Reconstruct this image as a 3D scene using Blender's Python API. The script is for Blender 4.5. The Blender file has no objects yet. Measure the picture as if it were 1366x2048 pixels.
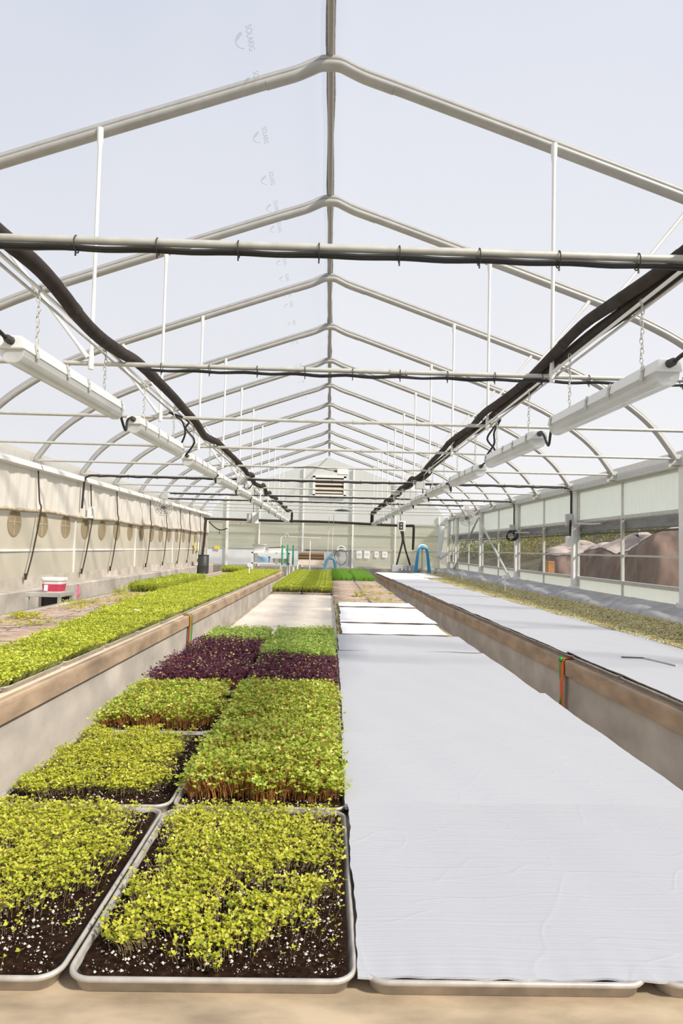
import bpy, math, random
import numpy as np
from mathutils import Matrix, Vector
from math import sin, cos, pi

S = bpy.context.scene
COL = S.collection
random.seed(4)
Z0 = 1.5            # camera height above the floor

# ------------------------------------------------------------------ camera, sky, sun, exposure
cam = bpy.data.objects.new('camera', bpy.data.cameras.new('camera'))
COL.objects.link(cam)
cam.data.sensor_fit = 'VERTICAL'
cam.data.sensor_height = 36.0
cam.data.lens = 1307.9 * 36.0 / 2048.0
cam.data.clip_start = 0.02
cam.data.clip_end = 600
cam.matrix_world = Matrix.Translation((0.0719, 0, Z0)) @ Matrix.Rotation(-0.0177, 4, 'Z') @ Matrix.Rotation(pi / 2 + 0.0553, 4, 'X') @ Matrix.Rotation(0.0236, 4, 'Z')
S.camera = cam
S.view_settings.view_transform = 'Standard'
S.view_settings.look = 'None'
S.view_settings.gamma = 1.0
S.view_settings.use_curve_mapping = False
S.view_settings.exposure = 0.14
S.cycles.transparent_max_bounces = 24
S.cycles.max_bounces = 8

W = bpy.data.worlds.new('sky')
S.world = W
W.use_nodes = True
nt = W.node_tree
nt.nodes.clear()
wo = nt.nodes.new('ShaderNodeOutputWorld')
bg = nt.nodes.new('ShaderNodeBackground')
tc = nt.nodes.new('ShaderNodeTexCoord')
sx = nt.nodes.new('ShaderNodeSeparateXYZ')
rp = nt.nodes.new('ShaderNodeValToRGB')
rp.color_ramp.elements[0].position = 0.0
rp.color_ramp.elements[0].color = (0.95, 0.95, 0.97, 1)
rp.color_ramp.elements[1].position = 0.95
rp.color_ramp.elements[1].color = (0.50, 0.585, 0.78, 1)
ns = nt.nodes.new('ShaderNodeTexNoise')
ns.inputs['Scale'].default_value = 1.6
ns.inputs['Detail'].default_value = 3
mxw = nt.nodes.new('ShaderNodeMix')
mxw.data_type = 'RGBA'
mrw = nt.nodes.new('ShaderNodeMapRange')
mrw.inputs[1].default_value = 0.40
mrw.inputs[2].default_value = 0.62
mrw.inputs[4].default_value = 0.30
L = nt.links.new
L(tc.outputs['Generated'], sx.inputs[0])
L(sx.outputs['Z'], rp.inputs[0])
L(tc.outputs['Generated'], ns.inputs['Vector'])
L(ns.outputs['Fac'], mrw.inputs[0])
L(mrw.outputs[0], mxw.inputs['Factor'])
L(rp.outputs[0], mxw.inputs['A'])
mxw.inputs['B'].default_value = (0.93, 0.93, 0.96, 1)
L(mxw.outputs['Result'], bg.inputs[0])
bg.inputs[1].default_value = 0.90
L(bg.outputs[0], wo.inputs[0])

sun = bpy.data.objects.new('sun', bpy.data.lights.new('sun', 'SUN'))
COL.objects.link(sun)
sun.data.energy = 5.2
sun.data.angle = 0.09
sun.data.color = (1.0, 0.93, 0.82)
sun.rotation_euler = Vector((-0.62, 0.46, -0.64)).to_track_quat('-Z', 'Y').to_euler()

# ------------------------------------------------------------------ materials
def mat(name):
    m = bpy.data.materials.new(name)
    m.use_nodes = True
    t = m.node_tree
    b = t.nodes['Principled BSDF']
    return m, t, b

def noise(t, scale, detail=4, coord='Object', stretch=None, rough=0.55):
    c = t.nodes.new('ShaderNodeTexCoord')
    n = t.nodes.new('ShaderNodeTexNoise')
    n.inputs['Scale'].default_value = scale
    n.inputs['Detail'].default_value = detail
    n.inputs['Roughness'].default_value = rough
    if stretch:
        mp = t.nodes.new('ShaderNodeMapping')
        mp.inputs['Scale'].default_value = stretch
        t.links.new(c.outputs[coord], mp.inputs[0])
        t.links.new(mp.outputs[0], n.inputs['Vector'])
    else:
        t.links.new(c.outputs[coord], n.inputs['Vector'])
    return n

def ramp(t, src, stops):
    r = t.nodes.new('ShaderNodeValToRGB')
    e = r.color_ramp.elements
    while len(e) < len(stops):
        e.new(0.5)
    for k, (p, c) in enumerate(stops):
        e[k].position = p
        e[k].color = (*c, 1)
    t.links.new(src, r.inputs[0])
    return r

def bump(t, b, src, strength, dist=0.01):
    n = t.nodes.new('ShaderNodeBump')
    n.inputs['Strength'].default_value = strength
    n.inputs['Distance'].default_value = dist
    t.links.new(src, n.inputs['Height'])
    t.links.new(n.outputs[0], b.inputs['Normal'])

def plain(name, c, rough=0.5, metal=0.0, var=0.0, scale=6, stretch=None, bmp=0.0):
    m, t, b = mat(name)
    b.inputs['Roughness'].default_value = rough
    b.inputs['Metallic'].default_value = metal
    if rough >= 0.7: b.inputs['Specular IOR Level'].default_value = 0.12
    if var:
        n = noise(t, scale, 5, stretch=stretch)
        lo = tuple(max(0, v * (1 - var)) for v in c)
        hi = tuple(min(1, v * (1 + var)) for v in c)
        r = ramp(t, n.outputs['Fac'], [(0.3, lo), (0.7, hi)])
        t.links.new(r.outputs[0], b.inputs['Base Color'])
        if bmp:
            bump(t, b, n.outputs['Fac'], bmp)
    else:
        b.inputs['Base Color'].default_value = (*c, 1)
    return m

def sheet(name, tr, diff, body, trc=(1, 1, 1), stretch=None, var=0.08, scale=3, gloss=0.0):
    """film or panel: part of the light goes straight through (tr), the rest is scattered: translucent and diffuse"""
    m = bpy.data.materials.new(name)
    m.use_nodes = True
    t = m.node_tree
    t.nodes.clear()
    o = t.nodes.new('ShaderNodeOutputMaterial')
    a = t.nodes.new('ShaderNodeBsdfTransparent')
    a.inputs[0].default_value = (*trc, 1)
    d = t.nodes.new('ShaderNodeBsdfDiffuse')
    l = t.nodes.new('ShaderNodeBsdfTranslucent')
    n = noise(t, scale, 4, stretch=stretch)
    r = ramp(t, n.outputs['Fac'], [(0.3, tuple(v * (1 - var) for v in body)), (0.7, tuple(min(1, v * (1 + var)) for v in body))])
    for q in (d, l):
        t.links.new(r.outputs[0], q.inputs[0])
    m1 = t.nodes.new('ShaderNodeMixShader')
    m1.inputs[0].default_value = diff
    t.links.new(l.outputs[0], m1.inputs[1])
    t.links.new(d.outputs[0], m1.inputs[2])
    m2 = t.nodes.new('ShaderNodeMixShader')
    m2.inputs[0].default_value = 1 - tr
    t.links.new(a.outputs[0], m2.inputs[1])
    t.links.new(m1.outputs[0], m2.inputs[2])
    last = m2
    if gloss:
        g = t.nodes.new('ShaderNodeBsdfGlossy')
        g.inputs['Roughness'].default_value = 0.15
        m3 = t.nodes.new('ShaderNodeMixShader')
        m3.inputs[0].default_value = gloss
        t.links.new(m2.outputs[0], m3.inputs[1])
        t.links.new(g.outputs[0], m3.inputs[2])
        last = m3
    t.links.new(last.outputs[0], o.inputs[0])
    return m

def leafmat(name, stops, trans=0.35, gloss=0.05):
    m = bpy.data.materials.new(name)
    m.use_nodes = True
    t = m.node_tree
    t.nodes.clear()
    o = t.nodes.new('ShaderNodeOutputMaterial')
    at = t.nodes.new('ShaderNodeAttribute')
    at.attribute_name = 'rnd'
    r = ramp(t, at.outputs['Fac'], stops)
    d = t.nodes.new('ShaderNodeBsdfDiffuse')
    l = t.nodes.new('ShaderNodeBsdfTranslucent')
    t.links.new(r.outputs[0], d.inputs[0])
    t.links.new(r.outputs[0], l.inputs[0])
    a = t.nodes.new('ShaderNodeMixShader')
    a.inputs[0].default_value = trans
    t.links.new(d.outputs[0], a.inputs[1])
    t.links.new(l.outputs[0], a.inputs[2])
    g = t.nodes.new('ShaderNodeBsdfGlossy')
    g.inputs['Roughness'].default_value = 0.4
    b = t.nodes.new('ShaderNodeMixShader')
    b.inputs[0].default_value = gloss
    t.links.new(a.outputs[0], b.inputs[1])
    t.links.new(g.outputs[0], b.inputs[2])
    t.links.new(b.outputs[0], o.inputs[0])
    return m

M = {}
M['galv'] = plain('galvanised_steel', (0.56, 0.55, 0.50), 0.45, 0.25, 0.10, 14)
M['rafter'] = plain('rafter_steel', (0.43, 0.42, 0.40), 0.42, 0.15, 0.08, 9)
M['white_metal'] = plain('white_metal', (0.80, 0.79, 0.76), 0.45, 0.0, 0.05, 8)
M['white_plastic'] = plain('white_plastic', (0.82, 0.82, 0.80), 0.4)
M['aluminium'] = plain('pan_aluminium', (0.52, 0.48, 0.43), 0.42, 0.35, 0.22, 22, bmp=0.08)
M['black_rubber'] = plain('black_rubber', (0.018, 0.017, 0.017), 0.5)
M['foam'] = plain('pipe_foam', (0.050, 0.040, 0.036), 0.75, 0, 0.25, 12)
M['strap'] = plain('black_strap', (0.03, 0.025, 0.02), 0.6)
M['rope'] = plain('dark_cord', (0.06, 0.045, 0.035), 0.7)
M['concrete'] = plain('concrete', (0.52, 0.47, 0.41), 0.85, 0, 0.22, 3.5, bmp=0.15)
M['floor'] = plain('floor_concrete', (0.20, 0.18, 0.16), 0.85, 0, 0.25, 1.5, bmp=0.1)
M['membrane'] = plain('grey_membrane', (0.43, 0.42, 0.41), 0.55, 0, 0.25, 5, bmp=0.3)
M['bench_top'] = plain('bench_top_fibreglass', (0.76, 0.665, 0.55), 0.6, 0, 0.10, 3, stretch=(3, 1, 1), bmp=0.05)
M['front_board'] = plain('bench_front_board', (0.40, 0.315, 0.215), 0.85, 0, 0.30, 7, stretch=(1, 2.5, 1), bmp=0.15)
M['lip'] = plain('bench_lip_board', (0.41, 0.305, 0.21), 0.7, 0, 0.28, 5, stretch=(2, 0.7, 2), bmp=0.08)
M['skirt'] = plain('bench_skirt_sheet', (0.52, 0.475, 0.42), 0.75, 0, 0.22, 2.6, stretch=(1, 1, 1.6), bmp=0.2)
M['orange'] = plain('orange_ribbon', (0.85, 0.13, 0.02), 0.5)
M['green_ribbon'] = plain('green_ribbon', (0.02, 0.35, 0.04), 0.5)
M['pink'] = plain('pink_ribbon', (0.85, 0.25, 0.35), 0.5)
M['red_label'] = plain('red_bucket_band', (0.62, 0.06, 0.12), 0.45)
M['blue_hose'] = plain('blue_hose', (0.05, 0.36, 0.66), 0.35)
M['faded_hose'] = plain('faded_blue_hose', (0.22, 0.50, 0.68), 0.4)
M['pale_blue'] = plain('pale_blue_plastic', (0.40, 0.58, 0.80), 0.4)
M['green_stake'] = plain('green_stake', (0.02, 0.36, 0.17), 0.5)
M['brown_board'] = plain('brown_board', (0.30, 0.21, 0.13), 0.8, 0, 0.35, 30, stretch=(1, 1, 6))
M['yellow'] = plain('yellow_sign', (0.80, 0.60, 0.10), 0.5)
M['dark_grey'] = plain('dark_grey_plastic', (0.05, 0.05, 0.05), 0.5)
M['grey_box'] = plain('grey_box', (0.50, 0.50, 0.49), 0.5)
M['paper'] = plain('paper', (0.85, 0.85, 0.84), 0.7)
M['grey_print'] = plain('grey_print', (0.42, 0.42, 0.45), 0.7)
M['film_print'] = sheet('film_print_ink', 0.55, 0.8, (0.35, 0.35, 0.37))
M['print_line'] = plain('print_line', (0.30, 0.32, 0.40), 0.7)
M['roll'] = plain('rolled_film', (0.24, 0.245, 0.26), 0.5, 0, 0.25, 20, stretch=(1, 0.2, 1), bmp=0.3)
M['louver'] = plain('louver_slat', (0.50, 0.44, 0.36), 0.6)
M['louver_back'] = plain('louver_dark', (0.12, 0.085, 0.05), 0.7)
M['ridge_pipe'] = plain('ridge_pipe', (0.36, 0.33, 0.30), 0.5, 0.2)
M['ridge_lap'] = plain('ridge_film_lap', (0.20, 0.185, 0.18), 0.7, 0, 0.4, 25)
M['left_drape'] = sheet('drape_film', 0.06, 0.72, (0.78, 0.725, 0.65), stretch=(1, 9, 0.4), var=0.08, scale=2.0)
M['left_film'] = sheet('curtain_film', 0.08, 0.70, (0.66, 0.595, 0.49), stretch=(1, 1.5, 1), var=0.07, scale=1.2)
M['roundel'] = sheet('round_window_film', 0.10, 0.72, (0.42, 0.34, 0.22), var=0.06)
M['curtain_roll'] = plain('curtain_hem', (0.50, 0.42, 0.32), 0.7, 0, 0.35, 12)
M['roof_film'] = sheet('roof_film', 0.90, 0.40, (0.93, 0.92, 0.91), (0.95, 0.95, 0.95), var=0.012, scale=0.7)
M['poly_upper'] = sheet('polycarbonate_upper', 0.22, 0.5, (0.75, 0.78, 0.75), (0.95, 0.97, 0.95), stretch=(1, 14, 1), var=0.05, scale=4)
M['poly_lower'] = sheet('polycarbonate_lower', 0.12, 0.5, (0.86, 0.88, 0.84), (0.95, 0.97, 0.95), stretch=(1, 14, 1), var=0.05, scale=4)
M['poly_end'] = sheet('polycarbonate_end', 0.60, 0.45, (0.80, 0.78, 0.72), (0.96, 0.96, 0.93), stretch=(14, 1, 1), var=0.05, scale=4)
M['poly_gable'] = sheet('polycarbonate_gable', 0.30, 0.5, (0.84, 0.84, 0.81), (0.95, 0.96, 0.94), stretch=(14, 1, 1), var=0.05, scale=4)
M['white_sheet'] = sheet('white_sheet', 0.04, 0.5, (0.92, 0.93, 0.94), var=0.03)
M['grey_sheet'] = sheet('grey_white_sheet', 0.10, 0.7, (0.72, 0.72, 0.71), var=0.05)
M['glass'] = sheet('window_film', 0.93, 0.6, (0.5, 0.5, 0.5), (0.97, 0.97, 0.96), gloss=0.03)
M['lens'] = sheet('lamp_lens', 0.30, 0.6, (0.86, 0.87, 0.86), (0.97, 0.97, 0.97), gloss=0.06)
M['fan_blade'] = sheet('fan_blade_plastic', 0.25, 0.7, (0.65, 0.62, 0.60))
M['bale_wrap'] = plain('bale_wrap', (0.155, 0.105, 0.085), 0.75, 0, 0.6, 2.2, stretch=(1, 1, 0.6), bmp=0.9)
M['bale_plastic'] = plain('bale_cover_plastic', (0.40, 0.33, 0.30), 0.7, 0, 0.3, 4, bmp=0.5)
M['orange_wood'] = plain('orange_wood', (0.42, 0.21, 0.08), 0.8, 0, 0.3, 6)
M['seed_tag'] = plain('plant_tag', (0.85, 0.85, 0.86), 0.5)
M['end_curb'] = plain('end_curb', (0.27, 0.25, 0.22), 0.8, 0, 0.2, 4)

# foil covered bubble board: fine ribs and long creases
def foil(name, c, metal, rough, ribs, crease):
    m, t, b = mat(name)
    b.inputs['Base Color'].default_value = (*c, 1)
    b.inputs['Metallic'].default_value = metal
    b.inputs['Roughness'].default_value = rough
    n1 = noise(t, 5, 3, stretch=(0.6, 30, 1))
    n2 = noise(t, 26, 4)
    wv = t.nodes.new('ShaderNodeTexWave')
    cc = t.nodes.new('ShaderNodeTexCoord')
    t.links.new(cc.outputs['Object'], wv.inputs['Vector'])
    wv.bands_direction = 'X'
    wv.inputs['Scale'].default_value = 42
    wv.inputs['Distortion'].default_value = 0.8
    a = t.nodes.new('ShaderNodeMath'); a.operation = 'MULTIPLY_ADD'
    a.inputs[1].default_value = ribs
    t.links.new(wv.outputs['Fac'], a.inputs[0])
    t.links.new(n1.outputs['Fac'], a.inputs[2])
    a2 = t.nodes.new('ShaderNodeMath'); a2.operation = 'MULTIPLY_ADD'
    a2.inputs[1].default_value = crease
    t.links.new(n2.outputs['Fac'], a2.inputs[0])
    t.links.new(a.outputs[0], a2.inputs[2])
    # thin creases: narrow ridges of two stretched noises
    last = a2.outputs[0]
    for sc_, st_ in ((3.2, (0.45, 2.2, 1)), (2.3, (1.6, 0.9, 1))):
        q = noise(t, sc_, 2, stretch=st_)
        r = ramp(t, q.outputs['Fac'], [(0.488, (0, 0, 0)), (0.5, (1, 1, 1)), (0.512, (0, 0, 0))])
        ad = t.nodes.new('ShaderNodeMath'); ad.operation = 'MULTIPLY_ADD'
        ad.inputs[1].default_value = crease * 1.1
        t.links.new(r.outputs[0], ad.inputs[0]); t.links.new(last, ad.inputs[2])
        last = ad.outputs[0]
    bump(t, b, last, 0.32, 0.004)
    return m
M['foil'] = foil('foil_board', (0.50, 0.505, 0.53), 0.2, 0.42, 0.05, 0.28)
M['foil_far'] = foil('silver_board', (0.50, 0.505, 0.53), 0.15, 0.5, 0.03, 0.22)
M['white_board'] = plain('white_board', (0.92, 0.92, 0.91), 0.5)
M['board_core'] = plain('board_edge', (0.17, 0.14, 0.12), 0.8, 0, 0.3, 40)

# soil with perlite
m, t, b = mat('potting_soil')
n = noise(t, 90, 5)
r = ramp(t, n.outputs['Fac'], [(0.3, (0.008, 0.004, 0.002)), (0.6, (0.028, 0.014, 0.008)), (0.8, (0.070, 0.040, 0.026))])
t.links.new(r.outputs[0], b.inputs['Base Color'])
b.inputs['Roughness'].default_value = 0.95
b.inputs['Specular IOR Level'].default_value = 0.05
bump(t, b, n.outputs['Fac'], 0.8, 0.006)
M['soil'] = m
M['perlite'] = plain('perlite', (0.80, 0.74, 0.68), 0.9)
# harvested mats: pinkish tan fibres with stubble
m, t, b = mat('cut_mat')
n = noise(t, 4, 6, stretch=(0.6, 4, 1), rough=0.7)
r = ramp(t, n.outputs['Fac'], [(0.36, (0.13, 0.085, 0.06)), (0.45, (0.42, 0.30, 0.22)), (0.62, (0.62, 0.48, 0.39))])
t.links.new(r.outputs[0], b.inputs['Base Color'])
b.inputs['Roughness'].default_value = 0.9
b.inputs['Specular IOR Level'].default_value = 0.1
bump(t, b, n.outputs['Fac'], 0.5, 0.01)
M['cut_mat'] = m

G = [(0.0, (0.17, 0.27, 0.025)), (0.5, (0.32, 0.42, 0.04)), (1.0, (0.50, 0.55, 0.08))]
M['leaf_yellow'] = leafmat('leaf_yellow_green', [(0, (0.34, 0.40, 0.02)), (0.5, (0.56, 0.58, 0.035)), (1, (0.74, 0.68, 0.10))])
M['leaf_green'] = leafmat('leaf_green', [(0, (0.20, 0.32, 0.02)), (0.5, (0.44, 0.54, 0.05)), (1, (0.68, 0.70, 0.16))])
M['leaf_light'] = leafmat('leaf_light_green', [(0, (0.24, 0.37, 0.05)), (0.5, (0.44, 0.58, 0.10)), (1, (0.62, 0.72, 0.20))])
M['leaf_purple'] = leafmat('leaf_purple', [(0, (0.030, 0.008, 0.016)), (0.55, (0.085, 0.018, 0.040)), (0.90, (0.16, 0.035, 0.07)), (0.94, (0.45, 0.42, 0.12)), (1, (0.55, 0.50, 0.18))], 0.25)
M['leaf_bench'] = leafmat('leaf_bench_green', [(0, (0.33, 0.40, 0.02)), (0.5, (0.62, 0.68, 0.06)), (1, (0.84, 0.82, 0.16))])
M['leaf_pea'] = leafmat('leaf_pea', [(0, (0.30, 0.38, 0.02)), (0.5, (0.52, 0.60, 0.05)), (1, (0.72, 0.72, 0.12))])
M['leaf_grass'] = leafmat('leaf_grass', [(0, (0.10, 0.26, 0.02)), (0.5, (0.22, 0.46, 0.05)), (1, (0.40, 0.60, 0.12))])
M['leaf_seed'] = leafmat('leaf_sprouting', [(0, (0.16, 0.16, 0.04)), (0.3, (0.50, 0.44, 0.14)), (0.5, (0.88, 0.76, 0.38)), (1, (0.95, 0.88, 0.60))], 0.2)
M['leaf_seed_dark'] = leafmat('leaf_sprouting_green', [(0, (0.07, 0.11, 0.02)), (0.5, (0.20, 0.25, 0.05)), (1, (0.45, 0.45, 0.14))], 0.2)
M['stem_pale'] = plain('pale_stem', (0.34, 0.27, 0.14), 0.6)
M['stem_red'] = plain('red_stem', (0.52, 0.24, 0.07), 0.6)
M['stem_green'] = plain('green_stem', (0.42, 0.46, 0.12), 0.6)
M['stem_purple'] = plain('purple_stem', (0.34, 0.10, 0.13), 0.6)

# outside
m, t, b = mat('field_grass')
n = noise(t, 0.30, 5, stretch=(0.4, 1, 1))
r = ramp(t, n.outputs['Fac'], [(0.3, (0.09, 0.11, 0.045)), (0.45, (0.17, 0.20, 0.085)), (0.56, (0.30, 0.26, 0.17)), (0.68, (0.15, 0.20, 0.08))])
t.links.new(r.outputs[0], b.inputs['Base Color'])
b.inputs['Roughness'].default_value = 1.0
M['field'] = m
m, t, b = mat('bank_soil')
n = noise(t, 1.4, 6)
r = ramp(t, n.outputs['Fac'], [(0.3, (0.03, 0.024, 0.016)), (0.5, (0.085, 0.062, 0.036)), (0.62, (0.085, 0.10, 0.025)), (0.75, (0.17, 0.12, 0.06))])
t.links.new(r.outputs[0], b.inputs['Base Color'])
b.inputs['Roughness'].default_value = 1.0
M['bank'] = m
M['bush'] = leafmat('bush_leaf', [(0, (0.07, 0.11, 0.02)), (0.5, (0.18, 0.22, 0.05)), (0.8, (0.34, 0.30, 0.08)), (1, (0.30, 0.17, 0.07))])

# ------------------------------------------------------------------ mesh building
class MB:
    def __init__(s):
        s.v = []; s.f = []; s.mi = []; s.sm = []
    def add(s, v, f, mi=0, smooth=False):
        o = len(s.v)
        s.v.extend(tuple(p) for p in v)
        for q in f:
            s.f.append(tuple(i + o for i in q)); s.mi.append(mi); s.sm.append(smooth)
        return s
    def box(s, c, d, rot=None, mi=0):
        x, y, z = d[0] / 2, d[1] / 2, d[2] / 2
        v = [Vector((a, b_, c_)) for a in (-x, x) for b_ in (-y, y) for c_ in (-z, z)]
        if rot is not None:
            v = [rot @ p for p in v]
        v = [p + Vector(c) for p in v]
        return s.add(v, [(0, 1, 3, 2), (4, 6, 7, 5), (0, 4, 5, 1), (2, 3, 7, 6), (0, 2, 6, 4), (1, 5, 7, 3)], mi)
    def tube(s, path, r, n=8, mi=0, cap=True, r2=None, up=None):
        """round (or oval: r across, r2 along 'up') tube along a path"""
        P = [Vector(p) for p in path]
        k = len(P)
        rs = r if isinstance(r, (list, tuple)) else [r] * k
        v = []; ref = Vector(up) if up else None
        prev = None
        for i in range(k):
            t_ = (P[min(i + 1, k - 1)] - P[max(i - 1, 0)])
            if t_.length < 1e-9: t_ = Vector((0, 0, 1))
            t_.normalize()
            if ref is not None:
                a = t_.cross(ref).normalized()
            elif prev is None:
                a = t_.cross(Vector((0, 0, 1)) if abs(t_.z) < 0.9 else Vector((1, 0, 0))).normalized()
            else:
                a = (prev - t_ * prev.dot(t_)).normalized()
            prev = a
            b_ = a.cross(t_).normalized()
            q = r2 if r2 is not None else rs[i]
            for j in range(n):
                an = 2 * pi * j / n
                v.append(P[i] + a * (rs[i] * cos(an)) + b_ * (q * sin(an)))
        f = []
        for i in range(k - 1):
            for j in range(n):
                j2 = (j + 1) % n
                f.append((i * n + j, i * n + j2, (i + 1) * n + j2, (i + 1) * n + j))
        s.add(v, f, mi, True)
        if cap:
            s.add(v[:n], [tuple(range(n))], mi)
            s.add(v[-n:], [tuple(reversed(range(n)))], mi)
        return s
    def lathe(s, c, prof, n=20, mi=0, axis='z', smooth=True, sxy=(1, 1)):
        v = []
        for r, h in prof:
            for j in range(n):
                a = 2 * pi * j / n
                p = (r * cos(a) * sxy[0], r * sin(a) * sxy[1], h)
                if axis == 'y': p = (p[0], p[2], p[1])
                if axis == 'x': p = (p[2], p[0], p[1])
                v.append((c[0] + p[0], c[1] + p[1], c[2] + p[2]))
        f = []
        for i in range(len(prof) - 1):
            for j in range(n):
                f.append((i * n + j, i * n + (j + 1) % n, (i + 1) * n + (j + 1) % n, (i + 1) * n + j))
        return s.add(v, f, mi, smooth)
    def torus(s, c, R, r, rot=None, n=16, k=6, mi=0, sc=(1, 1)):
        pts = []
        for i in range(n):
            a = 2 * pi * i / n
            p = Vector((R * cos(a) * sc[0], R * sin(a) * sc[1], 0))
            if rot is not None: p = rot @ p
            pts.append(p + Vector(c))
        pts.append(pts[0]); 
        return s.tube(pts, r, k, mi, cap=False)
    def grid(s, fn, nu, nv, mi=0, smooth=True, flip=False):
        v = [fn(i / nu, j / nv) for j in range(nv + 1) for i in range(nu + 1)]
        w = nu + 1
        f = [((j * w + i), (j * w + i + 1), ((j + 1) * w + i + 1), ((j + 1) * w + i)) for j in range(nv) for i in range(nu)]
        if flip: f = [q[::-1] for q in f]
        return s.add(v, f, mi, smooth)
    def prism(s, poly, axis, a, b_, mi=0):
        """extrude a polygon (2-d points) along an axis from a to b_"""
        def P(p, h):
            return {'x': (h, p[0], p[1]), 'y': (p[0], h, p[1]), 'z': (p[0], p[1], h)}[axis]
        n = len(poly)
        v = [P(p, a) for p in poly] + [P(p, b_) for p in poly]
        f = [(i, (i + 1) % n, n + (i + 1) % n, n + i) for i in range(n)]
        f += [tuple(reversed(range(n))), tuple(range(n, 2 * n))]
        return s.add(v, f, mi)

ORG = {}
def link(name, mb, mats, parent=None, bev=0):
    me = bpy.data.meshes.new(name)
    o_ = ORG.get(parent.name, Vector((0, 0, 0))) if parent else Vector((0, 0, 0))
    if isinstance(mb, MB):
        v = [(p[0] - o_[0], p[1] - o_[1], p[2] - o_[2]) for p in mb.v]
        me.from_pydata(v, [], mb.f)
        me.polygons.foreach_set('material_index', mb.mi)
        me.polygons.foreach_set('use_smooth', mb.sm)
    else:
        me = mb
    for m_ in (mats if isinstance(mats, (list, tuple)) else [mats]):
        me.materials.append(m_)
    me.update()
    o = bpy.data.objects.new(name, me)
    COL.objects.link(o)
    if parent:
        o.parent = parent
        ORG[o.name] = o_
    if bev:
        b = o.modifiers.new('bevel', 'BEVEL')
        b.width = bev; b.segments = 2; b.limit_method = 'ANGLE'
    return o

def tag(o, label=None, cat=None, group=None, kind=None):
    if label: o['label'] = label
    if cat: o['category'] = cat
    if group: o['group'] = group
    if kind: o['kind'] = kind
    return o

def thing(name, label, cat, loc=(0, 0, 0), group=None):
    o = bpy.data.objects.new(name, None)
    o.empty_display_size = 0.05
    COL.objects.link(o)
    o.location = loc
    ORG[o.name] = Vector(loc)
    return tag(o, label, cat, group)

def solo(name, mb, mats, label, cat, loc, group=None, bev=0):
    """a thing that is one mesh, its origin at loc"""
    v = [(p[0] - loc[0], p[1] - loc[1], p[2] - loc[2]) for p in mb.v]
    mb.v = v
    o = link(name, mb, mats, None, bev)
    o.location = loc
    ORG[o.name] = Vector(loc)
    return tag(o, label, cat, group)

def struct(name, mb, mats, parent=None, bev=0):
    o = link(name, mb, mats, parent, bev)
    o['kind'] = 'structure'
    return o

def copy_tree(o, loc=None, rotz=None):
    c = o.copy(); COL.objects.link(c)
    for ch in list(o.children):
        d = ch.copy(); COL.objects.link(d); d.parent = c
        for g in list(ch.children):
            e = g.copy(); COL.objects.link(e); e.parent = d
    if loc is not None: c.location = loc
    if rotz is not None: c.rotation_euler.z = rotz
    return c

ORD = 'first second third fourth fifth sixth seventh eighth ninth tenth eleventh twelfth thirteenth fourteenth fifteenth sixteenth seventeenth eighteenth nineteenth twentieth'.split()
ORD += ['twenty-' + w for w in ORD[:9]] + ['thirtieth']

def crom(pts, n=6):
    """smooth path through points"""
    P = [Vector(p) for p in pts]
    P = [P[0] * 2 - P[1]] + P + [P[-1] * 2 - P[-2]]
    out = []
    for i in range(1, len(P) - 2):
        for k in range(n):
            t_ = k / n
            a, b_, c, d = P[i - 1], P[i], P[i + 1], P[i + 2]
            out.append(0.5 * ((2 * b_) + (c - a) * t_ + (2 * a - 5 * b_ + 4 * c - d) * t_ ** 2 + (3 * b_ - a - 3 * c + d) * t_ ** 3))
    out.append(P[-2])
    return out

# ------------------------------------------------------------------ the greenhouse shell
D0, STEP = 4.425, 1.83
def Yk(k): return D0 + STEP * k
YEND = 24.55
XL, XR = -4.48, 4.56
TIE = Z0 + 1.216
HX = 1.573
PROF = [(0, 3.392), (0.07, 3.386), (0.15, 3.348), (0.25, 3.303), (0.45, 3.235), (1.0, 3.043), (1.585, 2.838), (2.2, 2.62), (2.842, 2.385), (3.325, 2.165), (3.58, 2.01),
        (3.836, 1.835), (4.017, 1.685), (4.161, 1.535), (4.284, 1.37), (4.387, 1.225)]
half = crom([(x, 0, z) for x, z in PROF], 3)
half = [(p.x, p.z + Z0) for p in half]
arch = [(-x, z) for x, z in reversed(half[1:])] + half       # left foot to right foot

struct('floor', MB().grid(lambda u, v: (-4.7 + 9.6 * u, -3.0 + 27.8 * v, 0.0), 4, 8, smooth=False), M['floor'])

# roof film just outside the arches
def film_pt(i):
    x, z = arch[i]
    a, b_ = arch[max(i - 1, 0)], arch[min(i + 1, len(arch) - 1)]
    tx, tz = b_[0] - a[0], b_[1] - a[1]
    l = math.hypot(tx, tz)
    return (x - tz / l * 0.062, z + tx / l * 0.062)
FP = [film_pt(i) for i in range(len(arch))]
FP = [(FP[0][0] - 0.06, FP[0][1] - 0.10)] + FP + [(FP[-1][0] + 0.06, FP[-1][1] - 0.10)]
def film_fn(u, v):
    i = round(u * (len(FP) - 1))
    y = -3.0 + 27.6 * v
    return (FP[i][0], y, FP[i][1])
ceil_o = struct('ceiling', MB().grid(film_fn, len(FP) - 1, 60), M['roof_film'])

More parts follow.
